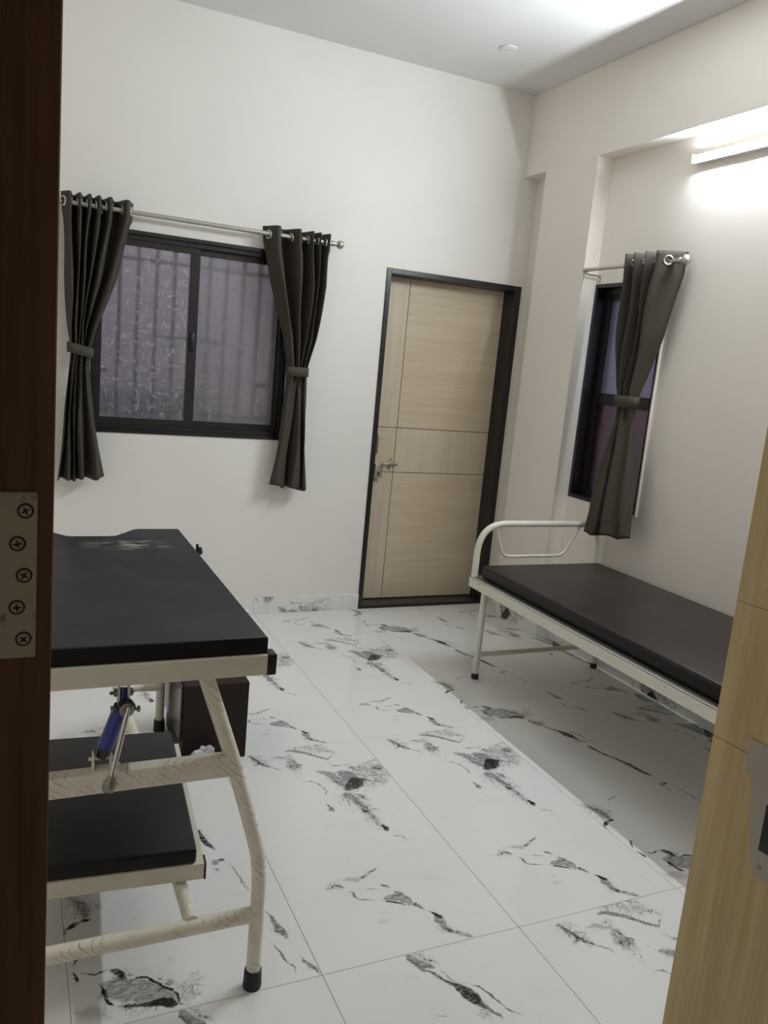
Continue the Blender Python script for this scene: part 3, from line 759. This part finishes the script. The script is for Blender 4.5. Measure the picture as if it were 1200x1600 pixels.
# ---- doorway the camera looks through: dark post with hinge plate on the left, open oak leaf on the right
post = struct('trim_3', (0.01, 0.6, 0))
part('post', M['teak'], post, lambda bm: box(bm, -0.0085, 0.0272, 0.600, 0.690, 0.0, 2.12, 0.001, 1), smooth=False)
part('frame_strip', M['oak'], post, lambda bm: box(bm, -0.058, -0.0095, 0.606, 0.720, 0.0, 2.12, 0.001, 1), smooth=False)
hp = part('hinge_plate', M['hinge_steel'], post, lambda bm: box(bm, -0.030, 0.0168, 0.5975, 0.6005, 1.326, 1.446, 0.0015), 'scratched steel hinge plate', smooth=False)
for (x, z) in ((0.0090, 1.4330), (0.0042, 1.4098), (0.0086, 1.3870), (0.0042, 1.3640), (0.0086, 1.3405)):
    sc_ = part('screw', M['hinge_steel'], hp, lambda bm: (lathe(bm, (x, 0.5976, z), (0, -1, 0), [(0, .0040), (.0007, .0040), (.0012, .0030)], 16)))
    part('screw_recess', M['brass_dark'], hp, lambda bm: torus(bm, (x, 0.5974, z), (0, 1, 0), 0.0047, 0.0008, 18, 6))
    a = random.uniform(0, 1.5)
    def slot(bm):
        for b in (a, a + PI / 2):
            d = V(math.cos(b), 0, math.sin(b)); n = V(-d.z, 0, d.x)
            q = [V(x, 0.5962, z) + d * s1 * 0.0026 + n * s2 * 0.0007 + V(0, dy, 0) for dy in (0, -0.0004) for s1, s2 in ((-1, -1), (1, -1), (1, 1), (-1, 1))]
            vs = [bm.verts.new(v) for v in q]
            for f in ((0, 1, 2, 3), (7, 6, 5, 4), (0, 4, 5, 1), (1, 5, 6, 2), (2, 6, 7, 3), (3, 7, 4, 0)): bm.faces.new([vs[i] for i in f])
    part('screw_slot', M['brass_dark'], hp, slot, smooth=False)

dl = struct('door_2', (1.31, 1.11, 0))
ang = math.radians(4.9)
fd = V(math.sin(ang), -math.cos(ang), 0)          # from the free edge towards the hinges
fn = V(-fd.y, fd.x, 0)                             # away from the seen face
E0 = V(1.3085, 1.1125, 0)
def leafbox(bm, s0, s1, t0, t1, z0, z1, bev=0.0):
    """box in the leaf's own frame: s along the leaf from the free edge, t into the leaf"""
    vs = [bm.verts.new(E0 + fd * s_ + fn * t_ + V(0, 0, z)) for s_ in (s0, s1) for t_ in (t0, t1) for z in (z0, z1)]
    fs = [bm.faces.new([vs[i] for i in q]) for q in ((0, 1, 3, 2), (4, 6, 7, 5), (0, 4, 5, 1), (2, 3, 7, 6), (0, 2, 6, 4), (1, 5, 7, 3))]
    if bev: bmesh.ops.bevel(bm, geom=list({e for f in fs for e in f.edges}), offset=bev, segments=1, affect='EDGES')
lf = part('leaf', M['groove'], dl, lambda bm: leafbox(bm, 0.0, 0.50, 0.003, 0.034, 0.012, 2.10), smooth=False)
for (z0, z1) in ((0.012, 0.8704), (0.8716, 1.158), (1.1592, 2.10)):
    part('panel', M['oak'], lf, lambda bm: leafbox(bm, 0.0015, 0.50, 0.0, 0.004, z0, z1, 0.0004), smooth=False)
def hasp(bm):
    pts = [(1.029, .904), (1.026, .838), (1.009, .826), (0.979, .664), (0.972, .652), (0.948, .644), (0.900, .644), (0.900, .904)]
    for t_ in (-0.004, -0.0008): pass
    a = [bm.verts.new(E0 + fd * (1.1125 - y) + fn * -0.004 + V(0, 0, z)) for y, z in pts]
    b = [bm.verts.new(E0 + fd * (1.1125 - y) + fn * -0.0005 + V(0, 0, z)) for y, z in pts]
    bm.faces.new(a); bm.faces.new(b[::-1])
    for i in range(len(pts)): bm.faces.new((a[i], a[(i + 1) % len(pts)], b[(i + 1) % len(pts)], b[i]))
hs = part('latch_plate', M['plate_grey'], dl, hasp, 'grey metal latch plate with a slot', smooth=False)
part('slot', M['black_plastic'], hs, lambda bm: leafbox(bm, 1.1125 - 0.969, 1.1125 - 0.93, -0.0050, -0.003, 0.700, 0.795, 0.0008), 'dark slot', smooth=False)
part('screw', M['zinc'], hs, lambda bm: lathe(bm, E0 + fd * (1.1125 - 0.962) + fn * -0.0035 + V(0, 0, 0.668), -fn, [(0, .0062), (.0012, .0062), (.0022, .004)], 14))

# ---- ceiling fitting
dlt = thing('downlight_cover', 'small round white blank cover in the ceiling near the corner', 'cover', (2.368, 4.037, Z_CEIL))
part('plate', M['ceiling'], dlt, lambda bm: lathe(bm, (2.368, 4.037, Z_CEIL), (0, 0, -1), [(0, .044), (.004, .044), (.0055, .040), (.0055, .002)], 28))
part('rim', M['white_plastic'], dlt, lambda bm: torus(bm, (2.368, 4.037, Z_CEIL - 0.004), (0, 0, 1), 0.0435, 0.0022, 28, 6))

# ---- what stands outside the two windows
structmesh('wall_outside_back', M['concrete'], lambda bm: box(bm, -1.5, 5.0, 5.75, 5.9, -0.1, 3.4), smooth=False)
structmesh('wall_outside_right', M['concrete'], lambda bm: box(bm, 4.15, 4.3, 1.5, 5.75, -0.1, 3.0), smooth=False)
structmesh('wall_outside_low', M['concrete_dark'], lambda bm: box(bm, -1.5, 1.15, 5.25, 5.35, -0.1, 1.25), smooth=False)
structmesh('floor_outside', M['concrete'], lambda bm: box(bm, -1.5, 4.3, 1.0, 5.9, -0.2, -0.1), smooth=False)

# ================================================================== LAMP
tl = thing('tube_light', 'lit white batten tube light on the right wall above the bed', 'light', (2.975, 2.6, 2.65))
TY0, TY1, TZ = 1.99, 3.200, 2.648
part('housing', M['white_plastic'], tl, lambda bm: box(bm, 2.964, X_RIGHT, TY0, TY1, TZ - 0.020, TZ + 0.020, 0.003), smooth=False)
def diffuser(bm):
    n = 10
    pr = [V(2.9638 - 0.008 * math.sin(PI * k / n), 0, TZ - 0.0165 * math.cos(PI * k / n)) for k in range(n + 1)]
    a = [bm.verts.new(p + V(0, TY0 + 0.010, 0)) for p in pr]; b = [bm.verts.new(p + V(0, TY1 - 0.008, 0)) for p in pr]
    for k in range(n): bm.faces.new((a[k], a[k + 1], b[k + 1], b[k]))
    bm.faces.new(a); bm.faces.new(b[::-1])
part('diffuser', M['tube'], tl, diffuser, 'glowing diffuser')
for (y0, y1) in ((TY0, TY0 + 0.010), (TY1 - 0.008, TY1)):
    part('end_cap', M['white_plastic'], tl, lambda bm: box(bm, 2.946, 2.965, y0, y1, TZ - 0.020, TZ + 0.020, 0.002))

# ================================================================== CURTAINS AND RODS
def to_back(u, d, z): return V(u, 4.488 - d, z)
def to_right(u, d, z): return V(2.900 - d, u, z)

def lerp_keys(keys, z):
    for k in range(len(keys) - 1):
        a, b = keys[k], keys[k + 1]
        if a[0] >= z >= b[0]:
            t = (a[0] - z) / (a[0] - b[0]) if a[0] != b[0] else 0
            return [p + (q - p) * t for p, q in zip(a[1:], b[1:])]
    return list(keys[-1][1:]) if z < keys[-1][0] else list(keys[0][1:])

def fold_curve(knots, s_):
    for k in range(len(knots) - 1):
        (a, p), (b, q) = knots[k], knots[k + 1]
        if a <= s_ <= b:
            t = (s_ - a) / (b - a)
            t = 0.5 - 0.5 * math.cos(PI * t)
            return p + (q - p) * t
    return knots[-1][1]

AMPK = 1.8
def curtain(label, frame, keys, knots, knots_low, ztop, zbot, tie, crossings, base, hem=None, nfold=130, skew=0.0):
    root = thing('curtain', label, 'curtain', base, 'charcoal grommet curtains')
    rows, cols = 64, nfold
    zs = [ztop + (zbot - ztop) * (i / (rows - 1)) for i in range(rows)]
    bm = bmesh.new()
    grid = []
    rnd = [random.uniform(-1, 1) for _ in range(12)]
    ztie = tie[0]
    for z in zs:
        uL, uR, amp, dc, slant = lerp_keys(keys, z)
        low = min(1, max(0, (ztie - z) / 0.12))
        row = []
        for j in range(cols):
            s_ = j / (cols - 1)
            f = fold_curve(knots, s_) * (1 - low) + fold_curve(knots_low, s_) * low
            wob = 0.004 * math.sin(9 * s_ + 7 * z + rnd[0]) + 0.003 * math.sin(23 * s_ - 11 * z + rnd[1])
            u = uL + (uR - uL) * s_ + wob * (0.3 if z > ztop - 0.1 else 1)
            zz = z + slant * (s_ - 0.5)
            if z == zs[-1]: zz += 0.006 * math.sin(14 * s_ + rnd[2])
            row.append(bm.verts.new(frame(u, dc - amp * f * AMPK + wob - skew * s_ * max(0.0, (ztie - z) / (ztie - zbot)), zz)))
        grid.append(row)
    for i in range(rows - 1):
        for j in range(cols - 1):
            bm.faces.new((grid[i][j], grid[i][j + 1], grid[i + 1][j + 1], grid[i + 1][j]))
    cl = make('cloth', bm, M['cloth'], root)
    for p in cl.data.polygons: p.use_smooth = True
    md = cl.modifiers.new('thickness', 'SOLIDIFY'); md.thickness = 0.0025; md.offset = 0
    # grommets where the cloth crosses the rod
    uL, uR, amp, dc, _ = keys[0][1:]
    zr = ztop - 0.045
    for s_ in crossings:
        e = 0.004
        f0, f1 = fold_curve(knots, max(0, s_ - e)), fold_curve(knots, min(1, s_ + e))
        du, dd = (uR - uL) * 2 * e, -(f1 - f0) * amp * AMPK
        tang = frame(du, dd, 0) - frame(0, 0, 0)
        nrm = tang.cross(V(0, 0, 1)).normalized()
        c = frame(uL + (uR - uL) * s_, dc - amp * AMPK * fold_curve(knots, s_), zr)
        part('grommet', M['chrome'], root, lambda bm: torus(bm, c, nrm, 0.0205, 0.0052, 22, 8), 'chrome ring')
    # tieback band
    zt, u0, u1, depth, tilt, hb, dct = tie
    def band(bm):
        n = 28
        rings = []
        for k in range(n):
            a = 2 * PI * k / n
            ca, sa = math.cos(a), math.sin(a)
            ca = math.copysign(abs(ca) ** 0.7, ca); sa = math.copysign(abs(sa) ** 0.8, sa)
            u = (u0 + u1) / 2 + (u1 - u0) / 2 * ca
            d = dct + depth * sa
            zc = zt - tilt * ca
            rings.append([bm.verts.new(frame(u, d, zc - hb / 2)), bm.verts.new(frame(u, d, zc + hb / 2))])
        for k in range(n):
            bm.faces.new((rings[k][0], rings[(k + 1) % n][0], rings[(k + 1) % n][1], rings[k][1]))
    tb = part('tieback', M['cloth_band'], root, band)
    md = tb.modifiers.new('thickness', 'SOLIDIFY'); md.thickness = 0.003; md.offset = 1
    if hem:
        def hemline(bm):
            pts = []
            z = zbot + hem
            uL, uR, amp, dc, slant = lerp_keys(keys, z)
            for j in range(0, cols, 2):
                s_ = j / (cols - 1)
                f = fold_curve(knots_low, s_)
                wob = 0.004 * math.sin(9 * s_ + 7 * z + rnd[0]) + 0.003 * math.sin(23 * s_ - 11 * z + rnd[1])
                pts.append(frame(uL + (uR - uL) * s_ + wob, dc - amp * AMPK * f + wob + 0.0022 - skew * s_ * (ztie - z) / (ztie - zbot), z + slant * (s_ - 0.5)))
            tube(bm, pts, 0.0016, 6)
        part('hem_seam', M['cloth_band'], root, hemline)
    return root

def knots_of(ridges, start, end):
    """ridge list [(s, +-1)...]; +1 is away from the room"""
    return [(0.0, start)] + ridges + [(1.0, end)]

# left curtain of the back window
kt = knots_of([(.11, -1), (.185, 1), (.25, -1), (.315, 1), (.375, -1), (.44, 1), (.50, -1), (.57, 1), (.645, -1), (.755, 1), (.885, -1)], -.1, .55)
kl = knots_of([(.10, 1), (.20, -.6), (.28, .7), (.36, -.5), (.42, .7), (.52, -1), (.66, .8), (.84, -.8)], -.4, .3)
#       z      uL     uR    amp   depth slant
curtain('charcoal curtain at the left side of the back window, beside the dark post', to_back,
        [(2.235, .208, .556, .034, .000, .0), (2.15, .212, .555, .033, .0, .0), (1.85, .232, .480, .026, .004, .0), (1.60, .252, .392, .022, .005, .0), (1.475, .268, .362, .013, .006, .0),
         (1.40, .264, .360, .013, .006, .0), (1.15, .240, .392, .024, .006, .0), (0.812, .218, .444, .030, .006, .02)],
        kt, kl, 2.235, 0.812, (1.480, .252, .376, .033, .012, .052, .006), [.035, .15, .217, .28, .345, .407, .47, .535, .607, .70, .82, .96], (.38, 4.488, .81))
# right curtain of the back window
kt = knots_of([(.17, -1), (.31, 1), (.47, -1), (.58, 1), (.68, -1), (.735, .5), (.79, -.9), (.85, .5), (.93, -.9)], .65, .7)
kl = knots_of([(.10, -.6), (.36, -.4), (.44, .9), (.58, -1), (.72, -.6), (.80, .8), (.90, -.6)], .2, .2)
curtain('charcoal curtain at the right side of the back window, nearer the door', to_back,
        [(2.230, 1.236, 1.626, .034, .000, .0), (2.15, 1.242, 1.628, .033, .0, .0), (1.95, 1.290, 1.622, .028, .004, .0), (1.65, 1.385, 1.575, .022, .005, .0), (1.465, 1.424, 1.530, .013, .006, .0),
         (1.38, 1.424, 1.534, .014, .006, .0), (1.10, 1.392, 1.560, .024, .006, .0), (0.790, 1.360, 1.580, .028, .006, -.03)],
        kt, kl, 2.230, 0.790, (1.463, 1.414, 1.540, .033, .0, .052, .006), [.07, .24, .39, .525, .63, .71, .765, .82, .89, .97], (1.43, 4.488, .79))
# curtain of the right window (u runs along y, far to near)
kt = knots_of([(.10, -1), (.20, .7), (.30, -1), (.43, .9), (.53, -.9), (.62, 1), (.72, -.9)], .3, .7)
kl = knots_of([(.16, -.5), (.37, -.9), (.43, 1), (.50, -.9), (.74, -.3), (.88, -.6)], .1, .1)
curtain('charcoal curtain tied in the middle over the narrow window above the bed', to_right,
        [(2.215, 3.480, 3.128, .036, .000, .0), (2.12, 3.480, 3.130, .034, .0, .0), (1.80, 3.460, 3.185, .026, .004, .0), (1.55, 3.425, 3.262, .020, .006, .0), (1.475, 3.410, 3.280, .013, .006, .0),
         (1.38, 3.415, 3.272, .015, .008, .0), (1.10, 3.455, 3.205, .030, .030, .0), (0.775, 3.452, 3.128, .032, .085, .03)],
        kt, kl, 2.215, 0.775, (1.475, 3.422, 3.268, .034, .0, .058, .006), [.05, .15, .25, .365, .48, .575, .67, .845], (2.90, 3.3, .78), hem=.082, skew=.045)

def rod(label, frame, u0, u1, z, r, balls, brackets, base):
    root = thing('curtain_rod', label, 'curtain rod', base)
    part('pole', M['brushed'], root, lambda bm: tube(bm, [frame(u0, 0, z), frame(u1, 0, z)], r, 16))
    for u, sgn in balls:
        dirv = frame(sgn, 0, 0) - frame(0, 0, 0)
        part('finial', M['brushed'], root, lambda bm: lathe(bm, frame(u, 0, z), dirv, [(-.012, r + .004), (.006, r + .004), (.009, r + .001), (.016, r), (.020, .015), (.026, .0215), (.035, .0255), (.045, .0245), (.054, .0185), (.060, .007)], 18), 'ball end')
    for u, wall in brackets:
        part('bracket', M['brushed'], root, lambda bm: (tube(bm, [frame(u, 0, z - r), frame(u, 0, z - r - .012), frame(u, wall + .004, z - r - .012)], .005, 8),
             torus(bm, frame(u, 0, z), frame(1, 0, 0) - frame(0, 0, 0), r + .002, .003, 16, 6)))
        part('bracket_plate', M['brushed'], root, lambda bm: box(bm, *sorted((frame(u - .008, wall, 0).x, frame(u + .008, wall + .003, 0).x)), *sorted((frame(u - .008, wall, 0).y, frame(u + .008, wall + .003, 0).y)), z - .062, z - .008, .001))
        ax = frame(0, 1, 0) - frame(0, 0, 0)
        for dz in (.030, .050):
            part('screw', M['zinc'], root, lambda bm: lathe(bm, frame(u, wall + .003, z - dz), ax, [(0, .004), (.002, .003)], 10))
    return root
rod('long steel curtain rod across the back window', to_back, .19, 1.640, 2.188, .0120, [(1.640, 1), (.19, -1)], [(.40, -.081), (1.45, -.081)], (.93, 4.488, 2.188))
rod('short steel curtain rod over the narrow window of the right wall', to_right, 3.118, 3.853, 2.166, .0105, [(3.120, -1)], [(3.826, -.098)], (2.9, 3.5, 2.166))

# ================================================================== BED BY THE RIGHT WALL
bed = thing('hospital_bed', 'white enamelled steel bed frame along the right wall', 'bed', (2.55, 2.5, 0))
BX0, BX1, BY0, BY1 = 2.160, 2.972, 1.56, 3.492
def angle_rail(bm, x_out, x_in):
    a, b = sorted((x_out, x_out + (0.004 if x_in > x_out else -0.004)))
    box(bm, a, b, BY0, BY1, .464, .516, .001, 1)
    a, b = sorted((x_out, x_in))
    box(bm, a, b, BY0, BY1, .512, .516, .001, 1)
part('side_rail', M['enamel'], bed, lambda bm: angle_rail(bm, BX0, BX0 + .045))
part('side_rail', M['enamel'], bed, lambda bm: angle_rail(bm, BX1, BX1 - .045))
for y in (BY0, BY1 - .004):
    part('end_rail', M['enamel'], bed, lambda bm: box(bm, BX0 + .004, BX1 - .004, y, y + .004, .464, .514))
part('base_sheet', M['zinc'], bed, lambda bm: box(bm, BX0 + .01, BX1 - .01, BY0 + .01, BY1 - .01, .517, .521))
for x in (BX0 + .026, BX1 - .020):
    for y in (1.72, 3.372):
        lg = part('leg', M['enamel'], bed, lambda bm: tube(bm, [(x, y, .018), (x, y, .510)], .0165, 16))
        part('rubber_foot', M['rubber'], lg, lambda bm: lathe(bm, (x, y, 0), (0, 0, 1), [(0, .0185), (.014, .0195), (.019, .0180), (.030, .0178)], 16), 'black rubber foot')
for y in (1.72, 3.372):
    part('crossbar', M['enamel'], bed, lambda bm: tube(bm, [(BX0 + .03, y, .130), (BX1 - .025, y, .130)], .0125, 14))
    part('bracket', M['enamel'], bed, lambda bm: box(bm, BX0 + .034, BX0 + .052, y - .018, y + .018, .118, .142, .002))
for y in (BY1 - .018, BY0 + .018):
    hb = part('headboard_arch', M['enamel'], bed, lambda bm: tube(bm, fillet([(BX0 + .018, y, .470), (BX0 + .018, y, .797), (BX1 - .012, y, .797), (BX1 - .012, y, .470)], .170, 12), .0170, 16))
    part('inner_loop', M['enamel'], hb, lambda bm: tube(bm, fillet([(BX0 + .120, y, .785), (BX0 + .172, y, .622), (BX0 + .560, y, .622), (BX0 + .650, y, .787)], .045, 8), .0085, 12))
for (dy, dz) in ((-.10, .500), (-.10, .477)):
    part('rivet', M['zinc'], bed, lambda bm: lathe(bm, (BX0 + .0005, BY1 + dy, dz), (-1, 0, 0), [(0, .0045), (.002, .0035)], 10))
mt = thing('mattress', 'thin dark brown vinyl mattress lying on the white steel bed', 'mattress', (2.55, 2.5, .521))
def mattress(bm):
    box(bm, BX0 + .034, BX1 - .030, BY0 + .02, BY1 - .052, .522, .588, .016, 4)
part('pad', M['rexine_brown'], mt, mattress)
part('piping', M['rexine_brown'], mt, lambda bm: tube(bm, [(BX0 + .0365, BY0 + .03, .586 - .012), (BX0 + .0365, BY1 - .062, .586 - .012)], .003, 6))

# ================================================================== EXAMINATION COUCH, LEFT
XC = 0.235
co = thing('examination_couch', 'cream steel examination couch with black padded top and notched far end', 'examination couch', (XC, 2.3, 0))
def mir(x): return 2 * XC - x
def mirl(x): return 2 * XC - 0.05 - x      # left-hand legs stand a little further out
MX0, MX1, MY0, MY1 = mir(.532), .532, 1.686, 2.800
pad_pts = [(MX0, MY0), (MX1, MY0), (MX1, MY1), (.392, MY1), (.372, MY1 - .012), (.318, 2.692), (.298, 2.684), (.174, 2.684), (.154, 2.692), (.098, MY1 - .012), (.078, MY1), (MX0, MY1)]
part('padded_top', M['rexine_couch'], co, lambda bm: prism(bm, pad_pts, .884, .9245, .006, 3))
fb = part('front_bar', M['cream'], co, lambda bm: box(bm, mir(.533), .533, 1.676, 1.714, .836, .8835, .002), smooth=False)
for (a, b) in ((.530, .5535), (mir(.5535), mir(.530))):
    part('end_cap', M['black_plastic'], fb, lambda bm: box(bm, a, b, 1.6745, 1.7155, .8345, .885, .004), 'black plastic end cap')
for x in (.505, mir(.505)):
    part('side_rail', M['cream'], co, lambda bm: box(bm, x - .019, x + .019, 1.714, 2.775, .846, .8835, .002), smooth=False)
part('rear_bar', M['cream'], co, lambda bm: box(bm, mir(.486), .486, 2.640, 2.675, .846, .8835, .002), smooth=False)
for x in (.398, mirl(.398)):
    part('lower_rail', M['cream'], co, lambda bm: box(bm, x - .015, x + .015, 1.760, 3.165, .806, .834, .002), smooth=False)
LEGP = [(.398, .836), (.474, .617), (.530, .430), (.548, .365), (.5555, .300), (.5565, .200), (.5565, .020)]
for y in (1.702, 3.150):
    for sgn in (1, -1):
        q = [((x if sgn > 0 else mirl(x)), y, min(z, .836 if y < 2 else .81)) for x, z in LEGP]
        lg = part('leg', M['film'], co, lambda bm: tube(bm, fillet(q, .06, 6), .0178, 18))
        part('rubber_foot', M['rubber'], lg, lambda bm: lathe(bm, (q[-1][0], y, 0), (0, 0, 1), [(0, .0225), (.004, .0232), (.030, .0222), (.048, .0215), (.050, .0185)], 20), 'black rubber foot')
part('crossbar', M['film'], co, lambda bm: box(bm, mir(.470), .470, 1.682, 1.720, .590, .637, .003, 2), 'wrapped square crossbar', smooth=False)
part('crossbar', M['film'], co, lambda bm: tube(bm, [(mirl(.556), 1.702, .203), (.556, 1.702, .203)], .0195, 18), 'wrapped round crossbar')
part('crossbar', M['film'], co, lambda bm: box(bm, mir(.470), .470, 3.132, 3.168, .640, .680, .003, 2), smooth=False)
for sgn in (1, -1):
    q = [(.397, 1.702, .214), (.397, 3.150, .200), (.5565, 3.150, .190)]
    q = [((x if sgn > 0 else mirl(x)), y, z) for x, y, z in q]
    part('stretcher', M['film'], co, lambda bm: tube(bm, fillet(q, .075, 8), .0178, 16))
# reclining mechanism under the head end
part('lug', M['cream'], co, lambda bm: (box(bm, .2095, .2145, 1.690, 1.712, .790, .838, .001, 1), box(bm, .2300, .2350, 1.690, 1.712, .790, .838, .001, 1)), smooth=False)
part('pivot_bolt', M['zinc'], co, lambda bm: (tube(bm, [(.194, 1.700, .812), (.244, 1.700, .812)], .0038, 10), lathe(bm, (.2095, 1.700, .812), (-1, 0, 0), [(0, .009), (.007, .009)], 6), lathe(bm, (.2350, 1.700, .812), (1, 0, 0), [(0, .009), (.006, .009)], 6)))
S0, S1 = V(.2225, 1.696, .792), V(.1830, 1.702, .672)
ax = (S1 - S0).normalized()
gs = part('gas_strut', M['blue'], co, lambda bm: (tube(bm, [S0 + ax * .010, S0 + ax * .108], .0172, 18), tube(bm, [V(.2222, 1.700, .822), S0], .0075, 10)), 'blue strut cylinder')
part('boot', M['black_plastic'], gs, lambda bm: lathe(bm, S0 + ax * .104, ax, [(0, .0172), (.010, .016), (.024, .0125), (.030, .010)], 16), 'black lower boot')
part('collar', M['black_plastic'], gs, lambda bm: lathe(bm, V(.2252, 1.690, .787), (.16, -1, -.25), [(0, .0178), (.012, .0192), (.016, .0185)], 20), 'black collar')
part('cap', M['zinc'], gs, lambda bm: lathe(bm, V(.2262, 1.676, .784), (.16, -1, -.25), [(-.004, .0160), (.003, .0165), (.009, .0150), (.012, .0100)], 20), 'grey slotted cap')
for sx in (-1, 1):
    part('knurled_screw', M['zinc'], gs, lambda bm: lathe(bm, V(.2255 + sx * .018, 1.686, .780 - sx * .002), (sx, 0, -.08), [(0, .003), (.006, .003), (.0065, .0075), (.012, .0075)], 8))
R0, R1 = V(.2275, 1.660, .787), V(.1945, 1.640, .640)
rd = part('lever', M['chrome'], co, lambda bm: tube(bm, [V(.2283, 1.664, .792), R0, R0 * .85 + R1 * .15, R1], [.0032, .0036, .0058, .0062], 14), 'chrome release lever')
part('lever_knob', M['zinc'], rd, lambda bm: lathe(bm, R1 + (R0 - R1).normalized() * .012, (R1 - R0), [(0, .0075), (.004, .0095), (.014, .0145), (.026, .0148), (.033, .0115), (.035, .006)], 18), 'grey lever knob')
part('strut_bracket', M['film'], co, lambda bm: (box(bm, .1625, .1665, 1.690, 1.714, .637, .678, .001, 1), box(bm, .1985, .2025, 1.690, 1.714, .637, .678, .001, 1), box(bm, .1625, .2225, 1.683, 1.718, .6365, .641, .001, 1),
     tube(bm, [(.155, 1.702, .664), (.209, 1.702, .664)], .004, 8)), smooth=False)
part('clamp_knob', M['black_plastic'], co, lambda bm: (tube(bm, [(.525, 2.525, .900), (.547, 2.525, .912)], .006, 10), lathe(bm, (.542, 2.525, .912), (1, 0, .1), [(0, .012), (.004, .0135), (.010, .0135), (.014, .011)], 8), tube(bm, [(.541, 2.525, .902), (.541, 2.525, .935)], .0045, 8)), 'black clamp knob')
part('rod_socket', M['white_plastic'], co, lambda bm: (box(bm, .522, .552, 1.920, 1.945, .884, .906, .003),), 'small pale socket block')

# loose leg section laid on the couch's low stretchers, slightly turned
ls = thing('couch_leg_section', 'loose black padded leg section lying on the low tubes under the couch', 'couch section', (.454, 1.826, .234))
def ltx(p):
    a = math.radians(-4.4)
    x, y, z = p
    return (.4545 + x * math.cos(a) - y * math.sin(a), 1.827 + x * math.sin(a) + y * math.cos(a), z)
def lpart(name, mat, parent, fn, label=None, **k):
    bm = bmesh.new(); fn(bm)
    for v in bm.verts: v.co = ltx(v.co)
    return make(name, bm, mat, parent, label, **k)
lfb = lpart('front_bar', M['cream'], ls, lambda bm: box(bm, -.515, -.004, 0, .036, .2340, .2775, .0015), smooth=False)
lpart('end_cap', M['black_plastic'], lfb, lambda bm: box(bm, -.004, .001, -.001, .037, .2335, .2785, .001), 'black plastic end cap', smooth=False)
lpart('end_cap', M['black_plastic'], lfb, lambda bm: box(bm, -.520, -.515, -.001, .037, .2335, .2785, .001), 'black plastic end cap', smooth=False)
for (a, b) in ((-.038, -.002), (-.517, -.481)):
    lpart('side_rail', M['cream'], ls, lambda bm: box(bm, a, b, .036, .655, .2340, .2775, .0015), smooth=False)
lpart('padded_top', M['rexine'], ls, lambda bm: box(bm, -.495, -.024, .002, .665, .2775, .3200, .008, 3))

# ================================================================== CABINET AND BAG BEHIND THE COUCH
cb = thing('maroon_cabinet', 'low dark maroon wooden cabinet on the floor behind the couch', 'cabinet', (.715, 3.03, 0))
part('body', M['maroon'], cb, lambda bm: box(bm, .592, .838, 2.850, 3.200, 0.0, .310, .003), smooth=False)
cdr = part('door', M['maroon_edge'], cb, lambda bm: box(bm, .5825, .5915, 2.868, 3.190, .085, .304, .003), 'glossy maroon door', smooth=False)
bg = thing('plastic_bag', 'crumpled white plastic bag on the floor in front of the maroon cabinet', 'bag', (.662, 2.79, 0))
def bagmesh(bm):
    bmesh.ops.create_icosphere(bm, subdivisions=4, radius=1.0)
    R_ = random.Random(5)
    ds = [(Vector((R_.gauss(0, 1), R_.gauss(0, 1), R_.gauss(0, 1))).normalized(), R_.uniform(.5, .95)) for _ in range(26)]
    for v in bm.verts:
        n = v.co.normalized()
        r = 1.0
        for d, h in ds:
            k = n.dot(d)
            if k > h * 0.85: r -= (k - h * 0.85) * 0.55
        r += 0.05 * math.sin(9 * n.x + 4 * n.z) * math.sin(7 * n.y + 3)
        p = n * r
        v.co = V(.662 + p.x * .080, 2.790 + p.y * .046, max(0.001, .058 + p.z * .080 + .022 * max(0, p.x * -1.0) * max(0, p.z)))
part('film', M['bag'], bg, bagmesh)
